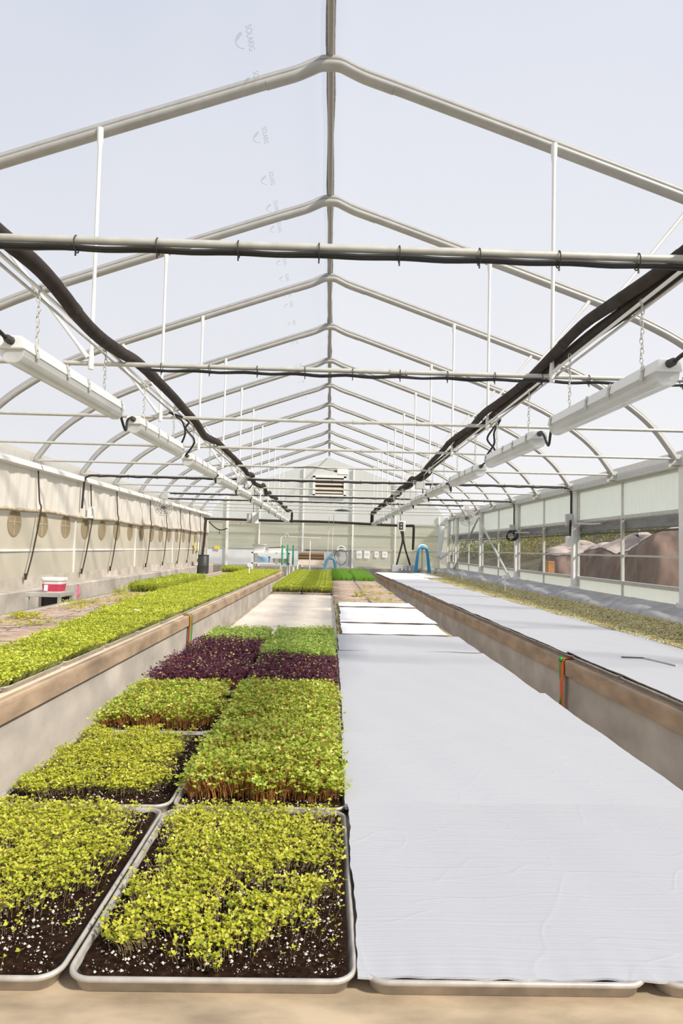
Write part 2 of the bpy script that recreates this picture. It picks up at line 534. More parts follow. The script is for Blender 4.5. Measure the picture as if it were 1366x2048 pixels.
# the maker's mark printed on the film: a small arc emblem and lettering
def text_mesh(body, size, sp=1.0):
    c = bpy.data.curves.new('txt', 'FONT')
    c.body = body; c.size = size; c.align_x = 'CENTER'; c.align_y = 'CENTER'; c.space_character = sp
    o = bpy.data.objects.new('txt', c); COL.objects.link(o)
    bpy.context.view_layer.update()
    me = bpy.data.meshes.new_from_object(o.evaluated_get(bpy.context.evaluated_depsgraph_get()))
    bpy.data.objects.remove(o)
    v = [tuple(p.co) for p in me.vertices]; f = [tuple(p.vertices) for p in me.polygons]
    bpy.data.meshes.remove(me)
    return v, f
tv, tf = text_mesh('SOLARIG', 0.056, 0.95)
sl = math.atan(0.35)
def print_mark(y):
    mb = MB()
    def place(u, w):          # u along the line of text, w towards letter tops
        # text runs towards the camera, its tops towards the ridge
        return (-0.512 + w * cos(sl), y + u, Z0 + 3.4085 + (-0.512 + w * cos(sl)) * 0.35 - 0.0)
    mb.add([place(p[0], p[1] - 0.0) for p in tv], tf)
    for R, a0, a1 in ((0.075, 0.25, 2.9), (0.065, 1.7, 2.85), (0.055, 1.9, 2.8)):
        pts = [(R * cos(a0 + (a1 - a0) * i / 14), 0.9 * R * sin(a0 + (a1 - a0) * i / 14)) for i in range(15)]
        for (x1, y1), (x2, y2) in zip(pts, pts[1:]):
            q = (1 - 0.006 / R)
            mb.add([place(x1, -0.03 - y1), place(x2, -0.03 - y2), place(x2 * q, -0.03 - y2 * q), place(x1 * q, -0.03 - y1 * q)], [(0, 1, 2, 3)])
    return mb
for i, y in enumerate([4.005, 4.40, 4.99, 5.589, 6.06, 6.47, 7.25, 7.70, 8.19, 8.57, 9.27, 10.17, 11.43, 12.6, 14.0]):
    tag(struct('film_print', print_mark(y), M['film_print'], ceil_o), 'grey maker\'s mark printed on the film')

# ridge pipe with the bunched film lap over it
struct('trim_1', MB().tube([(0.0, -3, Z0 + 3.462), (0.0, YEND, Z0 + 3.462)], 0.021, 10), M['ridge_pipe'])
lap = MB()
rr = random.Random(3)
pth = []; wid = []
for i in range(110):
    y = -3 + i * (YEND + 3) / 109
    pth.append((rr.uniform(-0.004, 0.004), y, Z0 + 3.485)); wid.append(0.030 + 0.011 * sin(i * 0.9) * rr.random() + 0.005 * rr.random())
lap.tube(pth, wid, 6, r2=0.008, up=(0, 0, 1))
struct('trim_2', lap, M['ridge_lap'])

# gutters along both eaves
for nm, s_, x in (('trim_3', -1, XL), ('trim_4', 1, XR)):
    g = MB().prism([(x + s_ * 0.02, Z0 + 1.36), (x + s_ * 0.06, Z0 + 1.37), (x + s_ * 0.06, Z0 + 1.13), (x - s_ * 0.13, Z0 + 1.13), (x - s_ * 0.13, Z0 + 1.15), (x + s_ * 0.0, Z0 + 1.17)], 'y', -3, YEND)
    struct(nm, g, M['galv'])
# white film lock profile along the left eave
struct('trim_5', MB().prism([(XL + 0.13, Z0 + 1.17), (XL + 0.16, Z0 + 1.14), (XL + 0.16, Z0 + 1.08), (XL + 0.08, Z0 + 1.06), (XL + 0.08, Z0 + 1.17)], 'y', -3, YEND - 0.02), M['white_metal'], bev=0.006)

# ------------------------------------------------------------------ roof trusses
def truss_meshes():
    """rafter, brackets, hangers and braces around y = 0, ties added per truss"""
    raf = MB().tube([(x, 0, z) for x, z in arch], 0.030, 10, r2=0.043, up=(0, 1, 0))
    sleeve = MB().tube([(x, 0, z - 0.003) for x, z in arch if abs(x) < 0.56], 0.0315, 10, r2=0.0445, up=(0, 1, 0))
    rib = MB().tube([(x, -0.012, z + 0.047) for x, z in arch], 0.022, 4, r2=0.010, up=(0, 1, 0))
    for p, q in zip(sleeve.v, sleeve.v): pass
    return raf, sleeve, rib
def hanger(sgn):
    zt = Z0 + 2.85
    m_ = MB().tube([(sgn * HX, -0.040, zt), (sgn * HX, -0.036, zt - 0.09), (sgn * HX, -0.036, zt - 0.14), (sgn * HX, -0.034, zt - 0.4), (sgn * HX, -0.022, TIE + 0.10), (sgn * HX, -0.020, TIE + 0.03), (sgn * HX, -0.020, TIE - 0.045)], [0.022, 0.022, 0.014, 0.0135, 0.0135, 0.019, 0.019], 8)
    return m_
def brace(sgn):
    a = Vector((sgn * 2.55, -0.04, Z0 + 2.46)); b_ = Vector((sgn * (HX + 0.02), -0.03, TIE + 0.03))
    d = (b_ - a)
    return MB().tube([a, a + d * 0.05, a + d * 0.09, a + d * 0.92, a + d * 0.96, b_], [0.018, 0.018, 0.0125, 0.0125, 0.017, 0.017], 8)
def tie(k):
    P = [(-4.36, 0, TIE + 0.004), (-2.2, 0, TIE), (0, 0, TIE), (2.2, 0, TIE), (4.40, 0, TIE + 0.004)]
    return MB().tube(P, 0.0165, 12)
def foot(sgn):
    m_ = MB().box((sgn * 4.40, 0.03, Z0 + 1.20), (0.16, 0.012, 0.16))
    m_.box((sgn * 4.44, 0.0, Z0 + 1.145), (0.14, 0.10, 0.012))
    for dx in (-0.04, 0.04):
        m_.lathe((sgn * (4.40 + dx), 0.022, Z0 + 1.22), [(0, -0.012), (0.012, -0.012), (0.012, 0.0)], 6, axis='y')
    return m_

def truss_label(k):
    base = ['nearest roof truss, only its low tie bar with black cables in view',
            'second roof truss, the big bent arch highest in the picture',
            'third roof truss from the camera, bare tie bar without cables']
    if k + 1 < 3: return base[k + 1]
    return ORD[k + 1] + ' grey steel roof truss from the camera, arch with hanging tie bar'

raf, sleeve, rib = truss_meshes()
proto = thing('roof_truss', truss_label(-1), 'roof truss', (0, 0, 0), 'roof trusses along the greenhouse')
ro = link('rafter', raf, M['rafter'], proto)
link('apex_sleeve', sleeve, M['rafter'], ro); link('film_track', rib, M['rafter'], ro)
link('tie_bar', tie(0), M['galv'], proto)
for s_ in (-1, 1):
    link('hanger', hanger(s_), M['white_metal'], proto)
    link('brace', brace(s_), M['white_metal'], proto)
    link('foot_bracket', foot(s_), M['galv'], proto)
proto.location = (0, Yk(-1), 0)
for k in range(0, 11):
    t_ = copy_tree(proto, (0, Yk(k), 0))
    t_['label'] = truss_label(k)

# joint collar on some tie bars
for k, x in ((0, 0.52), (1, 0.33), (2, 0.5), (1, 0.95)):
    c = MB().tube([(x - 0.06, Yk(k), TIE), (x + 0.06, Yk(k), TIE)], 0.0195, 12)
    for dx in (-0.055, 0.055): c.tube([(x + dx - 0.006, Yk(k), TIE), (x + dx + 0.006, Yk(k), TIE)], 0.022, 12)
    solo('tube_coupling', c, M['galv'], {0: 'grey coupling on the second tie bar from the camera, right of the ridge', 1: 'grey coupling on the third tie bar, ' + ('beside the ridge line' if x < .5 else 'farther from the ridge line'), 2: 'grey coupling on the fourth tie bar from the camera'}[k], 'coupling', (x, Yk(k), TIE))

# black cables strapped under tie bars
def cable_bundle(k, x0, x1, n, sag, r, label, pitch=0.326, drop=None):
    y = Yk(k)
    root = thing('cable_bundle', label, 'cable', (x0, y, TIE - 0.03), 'cables strapped to the tie bars')
    q = random.Random(k * 7 + 5)
    off = -0.030 if n > 1 else -0.024
    for j in range(n):
        P = []
        m_ = max(4, int((x1 - x0) / pitch)) * 2
        for i in range(m_ + 1):
            x = x0 + (x1 - x0) * i / m_
            P.append((x, y - 0.012 + 0.016 * j, TIE + off - (sag * q.uniform(0.4, 1.0) if i % 2 else 0) - 0.003 * j))
        if drop: P = drop[0] + P + drop[1]
        link('cable', MB().tube(crom(P, 3), r, 6), M['black_rubber'], root)
    i = 0
    x = x0 + 0.12
    while x < x1:
        z = TIE - 0.012
        link('cable_tie', MB().torus((x, y, z - 0.005), 0.034, 0.0028, Matrix.Rotation(pi / 2, 3, 'Y'), 14, 5, sc=(1, 0.85)).box((x, y - 0.008, z - 0.045), (0.006, 0.004, 0.022)), M['strap'], root)
        x += pitch if k < 1 else pitch * 1.6
    return root
cable_bundle(-1, -2.4, 2.4, 2, 0.008, 0.0085, 'thick black cable pair tied under the nearest tie bar')
cable_bundle(0, -1.22, 4.3, 2, 0.012, 0.0085, 'black cable pair tied under the second tie bar')
P0 = Yk(4)
cable_bundle(4, -4.2, 4.3, 1, 0.012, 0.018, 'black hose tied under the sixth tie bar, running wall to wall',
             drop=([(-4.35, P0 - 0.02, Z0 + 0.60), (-4.33, P0 - 0.02, Z0 + 1.05), (-4.30, P0 - 0.02, TIE - 0.06)], [(4.42, P0 - 0.02, TIE - 0.08), (4.43, P0 - 0.02, Z0 + 0.9), (4.43, P0 - 0.02, Z0 + 0.55)]))
P0 = Yk(6)
cable_bundle(6, -3.7, 4.3, 1, 0.010, 0.016, 'black cable tied under the eighth tie bar',
             drop=([], [(4.42, P0 - 0.02, TIE - 0.08), (4.43, P0 - 0.02, Z0 + 0.9), (4.43, P0 - 0.02, Z0 + 0.40)]))
cable_bundle(7, -4.2, 3.6, 1, 0.010, 0.016, 'black cable tied under the ninth tie bar')

# ------------------------------------------------------------------ insulated pipes along both sides, resting on the tie bars
def pipe_path(x, dx, dip, seed, y0, y1, z_on, tail=None):
    q = random.Random(seed)
    P = []
    k = -2
    while Yk(k) < y1:
        if Yk(k) >= y0:
            P.append((x + q.uniform(-dx, dx) * 0.6, Yk(k), z_on))
            f = dip * q.uniform(0.6, 1.1)
            if k < -1: f *= 0.3
            for u in (0.33, 0.66):
                P.append((x + q.uniform(-dx, dx), Yk(k) + STEP * (u + q.uniform(-0.05, 0.05)), z_on - f + q.uniform(-0.02, 0.02)))
        k += 1
    P = [p for p in P if p[1] < y1]
    return P + (tail or [])
PIPE_END = 22.9
pl = [(-1.345, 0.7, TIE + 0.058), (-1.345, 1.7, TIE + 0.03), (-1.345, 2.60, TIE + 0.062)]
pl += [(-1.345 + 0.01 * sin(y * 5), y, Z0 + z) for y, z in ((2.986, 1.295), (3.203, 1.300), (3.389, 1.288), (3.639, 1.250), (3.922, 1.232), (4.298, 1.262), (4.80, 1.318), (5.65, 1.310), (6.255, 1.292), (6.75, 1.265), (7.28, 1.225), (7.75, 1.245), (8.085, 1.278), (8.5, 1.285))]
pl += [p for p in pipe_path(-1.345, 0.04, 0.06, 11, 9.0, PIPE_END, TIE + 0.058) if p[1] > 9.2]
pl += [(-1.27, PIPE_END + 0.1, TIE + 0.02), (-1.27, PIPE_END + 0.2, TIE - 0.15), (-1.27, PIPE_END + 0.25, Z0 + 0.86)]
def pipe_thing(label, P, r, joints, grp):
    root = thing('insulated_pipe', label, 'pipe', (P[0][0], P[0][1], P[0][2]), grp)
    C = crom(P, 5)
    link('foam_sleeve', MB().tube(C, r, 12), M['foam'], root)
    for i in joints:
        if i + 2 < len(C):
            a, b_ = C[i], C[i + 1]
            d = (b_ - a).normalized()
            link('sleeve_joint', MB().tube([a - d * 0.03, a - d * 0.025, a + d * 0.025, a + d * 0.03], [r * 0.98, r * 1.07, r * 1.07, r * 0.98], 12), M['foam'], root)
    return root
pipe_thing('thick dark foam covered pipe sagging along the left row of lamps', pl, 0.040, range(9, 200, 19), 'foam covered pipes along the roof')
RP = [(0.7, 1.28), (1.7, 1.25), (2.60, 1.300), (2.945, 1.298), (3.374, 1.302), (3.757, 1.318), (4.303, 1.330), (4.60, 1.335), (4.85, 1.325), (5.202, 1.300), (5.736, 1.292), (6.10, 1.318), (6.393, 1.330), (6.9, 1.315), (7.215, 1.325), (8.0, 1.335), (8.5, 1.31)]
pr1 = [(1.618 + 0.02 * sin(y * 3.1), y, Z0 + z - 0.014 - 0.01 * sin(y * 4)) for y, z in RP] + [p for p in pipe_path(1.615, 0.035, 0.055, 23, 9.0, PIPE_END, TIE + 0.065) if p[1] > 9.2]
pr2 = [(1.548 + 0.02 * sin(y * 2.7 + 1), y, Z0 + z + 0.012 + 0.012 * sin(y * 3.3 + 2)) for y, z in RP] + [p for p in pipe_path(1.535, 0.03, 0.045, 23, 9.0, PIPE_END, TIE + 0.075) if p[1] > 9.2]
pr1 += [(1.60, PIPE_END + 0.1, TIE), (1.60, PIPE_END + 0.18, TIE - 0.2), (1.60, PIPE_END + 0.2, Z0 + 0.92)]
pr2 += [(1.54, PIPE_END + 0.14, TIE), (1.54, PIPE_END + 0.22, TIE - 0.2), (1.54, PIPE_END + 0.24, Z0 + 0.92)]
pipe_thing('outer of two dark foam pipes lying together above the right row of lamps', pr1, 0.037, range(7, 200, 13), 'foam covered pipes along the roof')
pipe_thing('inner of two dark foam pipes lying together above the right row of lamps', pr2, 0.033, range(12, 200, 16), 'foam covered pipes along the roof')
# pipe along the end wall
ew = MB().tube(crom([(-4.40, 23.2, Z0 - 0.55), (-4.38, 23.4, Z0 + 0.2), (-4.36, 23.5, Z0 + 0.90), (-4.30, 23.5, Z0 + 0.94), (-2.0, 23.5, Z0 + 0.93), (0, 23.5, Z0 + 0.93), (1.2, 23.5, Z0 + 0.90), (2.6, 23.5, Z0 + 0.86), (3.05, 23.5, Z0 + 0.87), (3.10, 23.5, Z0 + 0.83), (3.10, 23.5, Z0 + 0.5), (3.09, 23.5, Z0 + 0.0)], 5), 0.045, 10)
solo('insulated_pipe', ew, M['foam'], 'dark foam pipe crossing the end wall from the left corner', 'pipe', (-4.40, 23.2, Z0 - 0.55), 'foam covered pipes along the roof')
for lab, P in (('left leg of the black hose fork above the grey valve box', [(2.58, 23.45, Z0 + 0.84), (2.66, 23.44, Z0 + 0.6), (2.70, 23.42, Z0 + 0.33), (2.62, 23.4, Z0 - 0.05), (2.49, 23.35, Z0 - 0.56)]),
               ('right leg of the black hose fork above the grey valve box', [(2.66, 23.48, Z0 + 0.84), (2.72, 23.48, Z0 + 0.6), (2.74, 23.46, Z0 + 0.33), (2.83, 23.45, Z0 - 0.05), (2.99, 23.4, Z0 - 0.56)])):
    solo('drop_pipe', MB().tube(crom(P, 5), 0.032, 8), M['foam'], lab, 'pipe', P[0])

# ------------------------------------------------------------------ hanging lamps
def chain(x, y, z0, z1):
    m_ = MB()
    n = int((z1 - z0) / 0.024)
    for i in range(n):
        z = z0 + (i + 0.5) * (z1 - z0) / n
        m_.torus((x + 0.003 * sin(i * 1.7), y, z), 0.0165, 0.0026, Matrix.Rotation(pi / 2, 3, 'Y' if i % 2 else 'X') , 8, 4, sc=(0.5, 1) if not i % 2 else (1, 0.5))
    return m_
LL = 1.46
def lamp_meshes(hz):
    """fixture around x = 0 from y = 0 to LL, flange at z = 0"""
    hl = LL / 2
    hous = MB().prism([(-0.062, 0.0), (0.062, 0.0), (0.060, 0.012), (0.052, 0.052), (0.040, 0.060), (-0.040, 0.060), (-0.052, 0.052), (-0.060, 0.012)], 'y', 0.0, LL)
    lens = MB()
    prof = [(-0.056, 0.0), (-0.052, -0.030), (-0.036, -0.055), (-0.018, -0.064), (0.018, -0.064), (0.036, -0.055), (0.052, -0.030), (0.056, 0.0)]
    lens.prism(prof, 'y', 0.012, LL - 0.012)
    clips = []
    for yc in (0.13, 0.50, 0.80, LL - 0.06):
        for s_ in (-1, 1):
            c = MB()
            c.prism([(s_ * 0.0565, 0.058), (s_ * 0.0545, 0.058), (s_ * 0.0645, 0.005), (s_ * 0.0645, -0.012), (s_ * 0.067, -0.012), (s_ * 0.067, 0.006)], 'y', yc - 0.014, yc + 0.014)
            c.tube([(s_ * 0.062, yc - 0.004, 0.03), (s_ * 0.068, yc - 0.004, 0.03)], 0.006, 6)
            clips.append(c)
    return hous, lens, clips
def lamp_proto(name, label, zc):
    root = thing(name, label, 'lamp', (0, 0, 0))
    hous, lens, clips = lamp_meshes(0)
    h = link('housing', hous, M['white_plastic'], root, bev=0.006)
    for c in clips: link('clip', c, M['galv'], h)
    ln = link('diffuser', lens, M['lens'], root, bev=0.004)
    for dx in (-0.024, 0.024):
        link('tube', MB().tube([(dx, 0.06, -0.022), (dx, LL - 0.06, -0.022)], 0.012, 8), M['white_plastic'], ln)
    for y in (0.0, LL):
        s_ = -1 if y == 0 else 1
        link('cable_gland', MB().tube([(0, y, 0.034), (0, y + s_ * 0.012, 0.034), (0, y + s_ * 0.014, 0.034), (0, y + s_ * 0.03, 0.034), (0, y + s_ * 0.032, 0.034), (0, y + s_ * 0.052, 0.034)], [0.020, 0.020, 0.0165, 0.0165, 0.0195, 0.012], 8), M['dark_grey'], root)
    for yc in (0.26, LL - 0.24):
        link('hanging_chain', chain(0, yc, 0.058, zc), M['galv'], root)
    return root
LAMPS = {}
for side, X, Y0, ZF in ((-1, -1.385, 2.93, Z0 + 0.865), (1, 1.575, 2.86, Z0 + 0.825)):
    word = 'left' if side < 0 else 'right'
    base = lamp_proto('tube_lamp', '', TIE + 0.03 - ZF)
    n = 11
    for i in range(n):
        o = base if i == 0 else copy_tree(base)
        dz = 0.006 * sin(i * 2.1)
        o.location = (X + 0.006 * sin(i * 1.3), Y0 + STEP * i, ZF + dz)
        o.rotation_euler.x = 0.018
        o['label'] = ORD[i] + ' long white tube lamp from the camera in the ' + word + ' hanging row'
        o['group'] = 'tube lamps in the ' + word + ' row'
        LAMPS[side, i] = o.location.copy()
    # slim rail the chains hang from
    solo('chain_rail', MB().box((X - side * 0.0, 11.8, TIE + 0.0235), (0.014, 22.4, 0.012)), M['white_metal'], 'slim white rail over the ' + word + ' row of lamps', 'rail', (X, 11.8, TIE + 0.018))
    # thin conduit beside the rail
    xx = X + side * 0.055
    solo('conduit', MB().tube([(xx, 0.6, TIE + 0.0255), (xx, YEND - 1.6, TIE + 0.0255)], 0.008, 8), M['galv'], 'thin grey conduit lying on the tie bars by the ' + word + ' pipe', 'conduit', (xx, 0.6, TIE + 0.02))
    # cords between lamps
    for i in range(n):
        a = LAMPS[side, i]; 
        if i == 0:
            P = [(X, a.y - 0.05, a.z + 0.034), (X + side * 0.01, a.y - 0.15, a.z + 0.05), (X + side * 0.06, a.y - 0.45, a.z + 0.07), (X + side * 0.1, a.y - 0.9, a.z + 0.25)]
            lab = 'black cord entering the near end of the first ' + word + ' lamp'
        elif i == 2:
            b_ = LAMPS[side, i - 1]
            P = [(X, b_.y + LL + 0.05, b_.z + 0.06), (X, b_.y + LL + 0.10, b_.z + 0.10), (X + 0.05, b_.y + LL + 0.03, b_.z + 0.20), (X + 0.03, b_.y + LL - 0.05, b_.z + 0.30), (X + side * 0.07, b_.y + LL - 0.12, TIE + 0.02), (X + 0.06, b_.y + LL + 0.10, TIE - 0.02), (X + 0.02, b_.y + LL + 0.18, b_.z + 0.27), (X + 0.10, b_.y + LL + 0.20, b_.z + 0.17), (X + 0.08, a.y - 0.12, a.z + 0.12), (X, a.y - 0.05, a.z + 0.036)]
            lab = 'black cord looping up to the ' + word + ' pipe between second and third lamps'
        else:
            b_ = LAMPS[side, i - 1]
            ya, yb = b_.y + LL + 0.05, a.y - 0.05
            P = [(X, ya, b_.z + 0.06), (X, ya + 0.06, b_.z + 0.0), (X + 0.01, (ya + yb) / 2, b_.z - 0.075), (X, yb - 0.07, a.z + 0.0), (X, yb, a.z + 0.034)]
            lab = 'black cord dipping between the ' + ORD[i - 1] + ' and ' + ORD[i] + ' ' + word + ' lamps'
        solo('lamp_cord', MB().tube(crom(P, 5), 0.0095, 6), M['black_rubber'], lab, 'cord', P[0], 'cords linking the ' + word + ' lamps')

# ------------------------------------------------------------------ left wall: curtain films, round windows, cords
wl = struct('wall_left', MB().grid(lambda u, v: (XL + 0.010 * sin(u * 40) * sin(v * 3), -3 + (YEND + 3) * u, 0.78 + (Z0 + 0.47 - 0.78) * v), 110, 6), M['left_film'])
rr = random.Random(8)
ph = [rr.uniform(0, 6) for _ in range(9)]
def drape(u, v):
    y = -3 + (YEND + 3) * u
    w = 0.016 * sin(y * 9 + ph[0] + v * 1.6) * (0.4 + v) + 0.012 * sin(y * 21 + ph[1] - v * 2) + 0.010 * sin(y * 3.3 + ph[2])
    return (XL + 0.045 + w * (1 - 0.4 * v), y, Z0 + 0.44 + 0.66 * v)
struct('drape_film', MB().grid(drape, 420, 6), M['left_drape'], wl)
P = []
rr = random.Random(15)
for i in range(100):
    P.append((XL + 0.06, -3 + i * (YEND + 2.9) / 99, Z0 + 0.455 + 0.014 * sin(i * 0.55) + rr.uniform(-0.006, 0.006)))
struct('curtain_hem', MB().tube(P, [0.024 + 0.010 * rr.random() for _ in P], 8), M['curtain_roll'], wl)
for i in range(17):
    y = 9.52 - 2 * 0.912 + 0.912 * i
    if y > 23.8: break
    struct('round_window', MB().lathe((XL + 0.012, y, Z0 + 0.262), [(0.0, 0.003), (0.195, 0.003), (0.203, 0.0)], 28, axis='x', smooth=False), M['roundel'], wl)
    r_ = MB().box((XL + 0.017, y, Z0 + 0.27), (0.004, 0.38, 0.014)).box((XL + 0.017, y - 0.02, Z0 + 0.262), (0.004, 0.012, 0.39))
    if i < 5: struct('window_bar', r_, M['curtain_roll'], wl)
# film clamp rails and posts seen through the film
struct('film_rail', MB().box((XL + 0.012, YEND / 2, Z0 - 0.14), (0.012, YEND, 0.035)), M['white_metal'], wl)
for k in (0, 2, 4, 6, 8, 10):
    struct('post', MB().box((XL + 0.018, Yk(k), Z0 + 0.2), (0.02, 0.05, 1.9)), M['white_metal'], wl)
struct('baseboard_left', MB().prism([(XL - 0.12, 0), (XL + 0.26, 0), (XL + 0.26, 0.78), (XL + 0.24, 0.80), (XL + 0.02, 0.81), (XL - 0.12, 0.81)], 'y', -3, YEND), M['concrete'])
struct('trim_6', MB().box((XL + 0.035, YEND / 2 - 1, 0.88), (0.02, YEND + 3, 0.16)), M['concrete'])
for i, (y, lean) in enumerate([(8.1, 0.05), (10.05, 0.12), (12.25, 0.14), (13.75, 0.10), (16.3, 0.06), (17.9, 0.05), (19.6, 0.06), (20.9, 0.06), (22.6, 0.05)]):
    P = [(XL + 0.10, y - 0.06, Z0 + 1.07), (XL + 0.10, y + 0.03, Z0 + 0.62), (XL + 0.12, y + 0.05, Z0 + 0.46), (XL + 0.10, y - lean, Z0 - 0.2), (XL + 0.10, y - 0.18 - lean, Z0 - 0.57)]
    o = thing('curtain_cord', ORD[i] + ' dark cord from the camera hanging down the left wall curtain', 'cord', P[-1], 'dark cords down the left curtain')
    link('cord', MB().tube(crom(P, 4), 0.011, 6), M['rope'], o)
    link('end_knot', MB().tube([P[-1], (P[-1][0], P[-1][1] - 0.01, P[-1][2] + 0.09)], 0.018, 8), M['rope'], o)
bx = thing('switch_box', 'small white switch box on the left curtain below the hose drop', 'switch box', (XL + 0.10, 12.2, Z0 + 0.47))
link('box_body', MB().box((XL + 0.12, 12.2, Z0 + 0.55), (0.07, 0.20, 0.22)), M['white_plastic'], bx, bev=0.01)
link('socket', MB().box((XL + 0.157, 12.17, Z0 + 0.56), (0.008, 0.07, 0.12)), M['louver'], bx)

# ------------------------------------------------------------------ right wall: posts, windows bay by bay, knee wall under grey membrane
def knee(u, v):
    pr_ = [(XR - 0.02, 0.88), (XR - 0.10, 0.875), (XR - 0.20, 0.85), (XR - 0.30, 0.815), (XR - 0.40, 0.77), (XR - 0.45, 0.70), (XR - 0.46, 0.5), (XR - 0.46, 0.0)]
    i = round(u * 7)
    y = -3 + (YEND + 3) * v
    x, z = pr_[i]
    q = 0.018 * sin(y * 2.7 + i) + 0.012 * sin(y * 6.1 + 2 * i)
    return (x - q * (0 < i < 7), y, z + q * (0 < i < 7))
wr = struct('wall_right', MB().grid(knee, 7, 150), M['membrane'])
struct('kerb', MB().box((XR + 0.05, YEND / 2 - 1.5, 0.40), (0.12, YEND + 3, 0.80)), M['concrete'], wr)
PK = [-2, 0, 2, 4, 6, 8, 10]
for k in PK:
    pm = MB().box((XR - 0.06, Yk(k), Z0 + 0.22), (0.085, 0.11, 1.86))
    pm.box((XR - 0.06, Yk(k), 0.84), (0.13, 0.17, 0.16))
    struct('post', pm, M['white_metal'], wr, bev=0.006)
struct('post', MB().box((XR - 0.05, YEND - 0.25, Z0 + 0.2), (0.09, 0.14, 1.9)), M['white_metal'], wr, bev=0.006)
for i, (k0, k1) in enumerate(zip([-2, 0, 2, 4, 6, 8, 10], [0, 2, 4, 6, 8, 10, None])):
    y0 = Yk(k0) + 0.055; y1 = Yk(k1) - 0.055 if k1 is not None else YEND - 0.32
    ym = (y0 + y1) / 2; ln = y1 - y0
    f = MB()
    x = XR - 0.01
    f.box((x, ym, Z0 + 0.575), (0.05, ln, 0.05)); f.box((x, ym, Z0 - 0.425), (0.06, ln, 0.055)); f.box((x, ym, Z0 - 0.012), (0.03, ln, 0.028))
    f.box((x, ym, Z0 + 1.13), (0.05, ln, 0.04)); f.box((x, ym, Z0 - 0.64), (0.05, ln, 0.03))
    f.box((x, ym, Z0 + 0.07), (0.042, 0.045, 1.02)); f.box((x, ym, Z0 + 0.86), (0.03, 0.022, 0.52)); f.box((x, ym, Z0 - 0.53), (0.03, 0.022, 0.19))
    for yy in (y0 + 0.012, y1 - 0.012): f.box((x, yy, Z0 + 0.25), (0.04, 0.024, 1.8))
    w = struct('window_%d' % (i + 1), f, M['galv'])
    struct('upper_panel', MB().box((XR + 0.02, ym, Z0 + 0.86), (0.010, ln, 0.54)), M['poly_upper'], w)
    struct('lower_panel', MB().box((XR + 0.02, ym, Z0 - 0.54), (0.010, ln, 0.20)), M['poly_lower'], w)
    struct('pane', MB().add([(XR + 0.022, y0, Z0 - 0.42), (XR + 0.022, y1, Z0 - 0.42), (XR + 0.022, y1, Z0 + 0.56), (XR + 0.022, y0, Z0 + 0.56)], [(0, 1, 2, 3)]), M['glass'], w)
rt = thing('rolled_curtain', 'long grey rolled up side curtain outside the right windows', 'curtain', (XR + 0.11, 10, Z0 + 0.36))
link('roll', MB().prism([(XR + 0.045, Z0 + 0.405), (XR + 0.08, Z0 + 0.385), (XR + 0.14, Z0 + 0.42), (XR + 0.13, Z0 + 0.57), (XR + 0.06, Z0 + 0.58), (XR + 0.035, Z0 + 0.545)], 'y', 0.5, YEND - 0.4), M['roll'], rt)
link('crank_bar', MB().tube([(XR + 0.085, 0.5, Z0 + 0.352), (XR + 0.085, YEND - 0.4, Z0 + 0.352)], 0.014, 8), M['dark_grey'], rt)
# diagonal braces on the right wall
for lab, y1 in (('grey diagonal brace running down towards the camera on the right wall', 15.5), ('grey diagonal brace running down towards the end wall on the right wall', 22.85)):
    a = Vector((XR - 0.14, 19.05, Z0 + 0.98)); b_ = Vector((XR - 0.14, y1, Z0 - 0.70))
    d = (b_ - a)
    solo('wall_brace', MB().tube([a, a + d * 0.02, a + d * 0.04, a + d * 0.96, b_], [0.036, 0.036, 0.030, 0.030, 0.034], 8), M['galv'], lab, 'brace', tuple(b_))
# motor boxes and cable coils on the posts
g = thing('vent_motor', 'grey white vent motor with cables on the nearer right wall post', 'motor', (XR - 0.16, Yk(4) - 0.06, Z0 + 0.40))
link('motor_case', MB().box((XR - 0.20, Yk(4) - 0.10, Z0 + 0.60), (0.11, 0.09, 0.22)), M['grey_box'], g, bev=0.01)
link('lower_case', MB().box((XR - 0.20, Yk(4) - 0.10, Z0 + 0.22), (0.09, 0.09, 0.18)), M['white_plastic'], g, bev=0.01)
link('drive_shaft', MB().tube([(XR - 0.15, Yk(4) - 0.3, Z0 + 0.53), (XR - 0.10, Yk(4) - 0.9, Z0 + 0.50), (XR - 0.08, Yk(4) - 1.2, Z0 + 0.50)], 0.016, 8), M['galv'], g)
for dy in (0, 0.05): link('cable', MB().tube(crom([(XR - 0.17, Yk(4) - 0.10, Z0 + 0.62), (XR - 0.20, Yk(4) - 0.16 - dy, Z0 + 0.55), (XR - 0.19, Yk(4) - 0.12 - dy, Z0 + 0.40), (XR - 0.17, Yk(4) - 0.10, Z0 + 0.30)], 4), 0.010, 6), M['black_rubber'], g)
g = thing('cable_coil', 'coil of black cable hung on the farther right wall post', 'cable', (XR - 0.15, Yk(6) - 0.06, Z0 + 0.30))
for j in range(4): link('loop', MB().torus((XR - 0.18 - 0.02 * j, Yk(6) - 0.10 - 0.01 * j, Z0 + 0.40 - 0.01 * j), 0.13 - 0.012 * j, 0.011, Matrix.Rotation(pi / 2 + 0.1 * j, 3, 'X') , 18, 6), M['black_rubber'], g)
link('case', MB().box((XR - 0.20, Yk(6) - 0.09, Z0 + 0.58), (0.10, 0.07, 0.14)), M['grey_box'], g, bev=0.01)
link('shaft', MB().tube([(XR - 0.15, Yk(6) - 0.2, Z0 + 0.46), (XR - 0.10, Yk(6) - 1.1, Z0 + 0.44)], 0.014, 8), M['galv'], g)

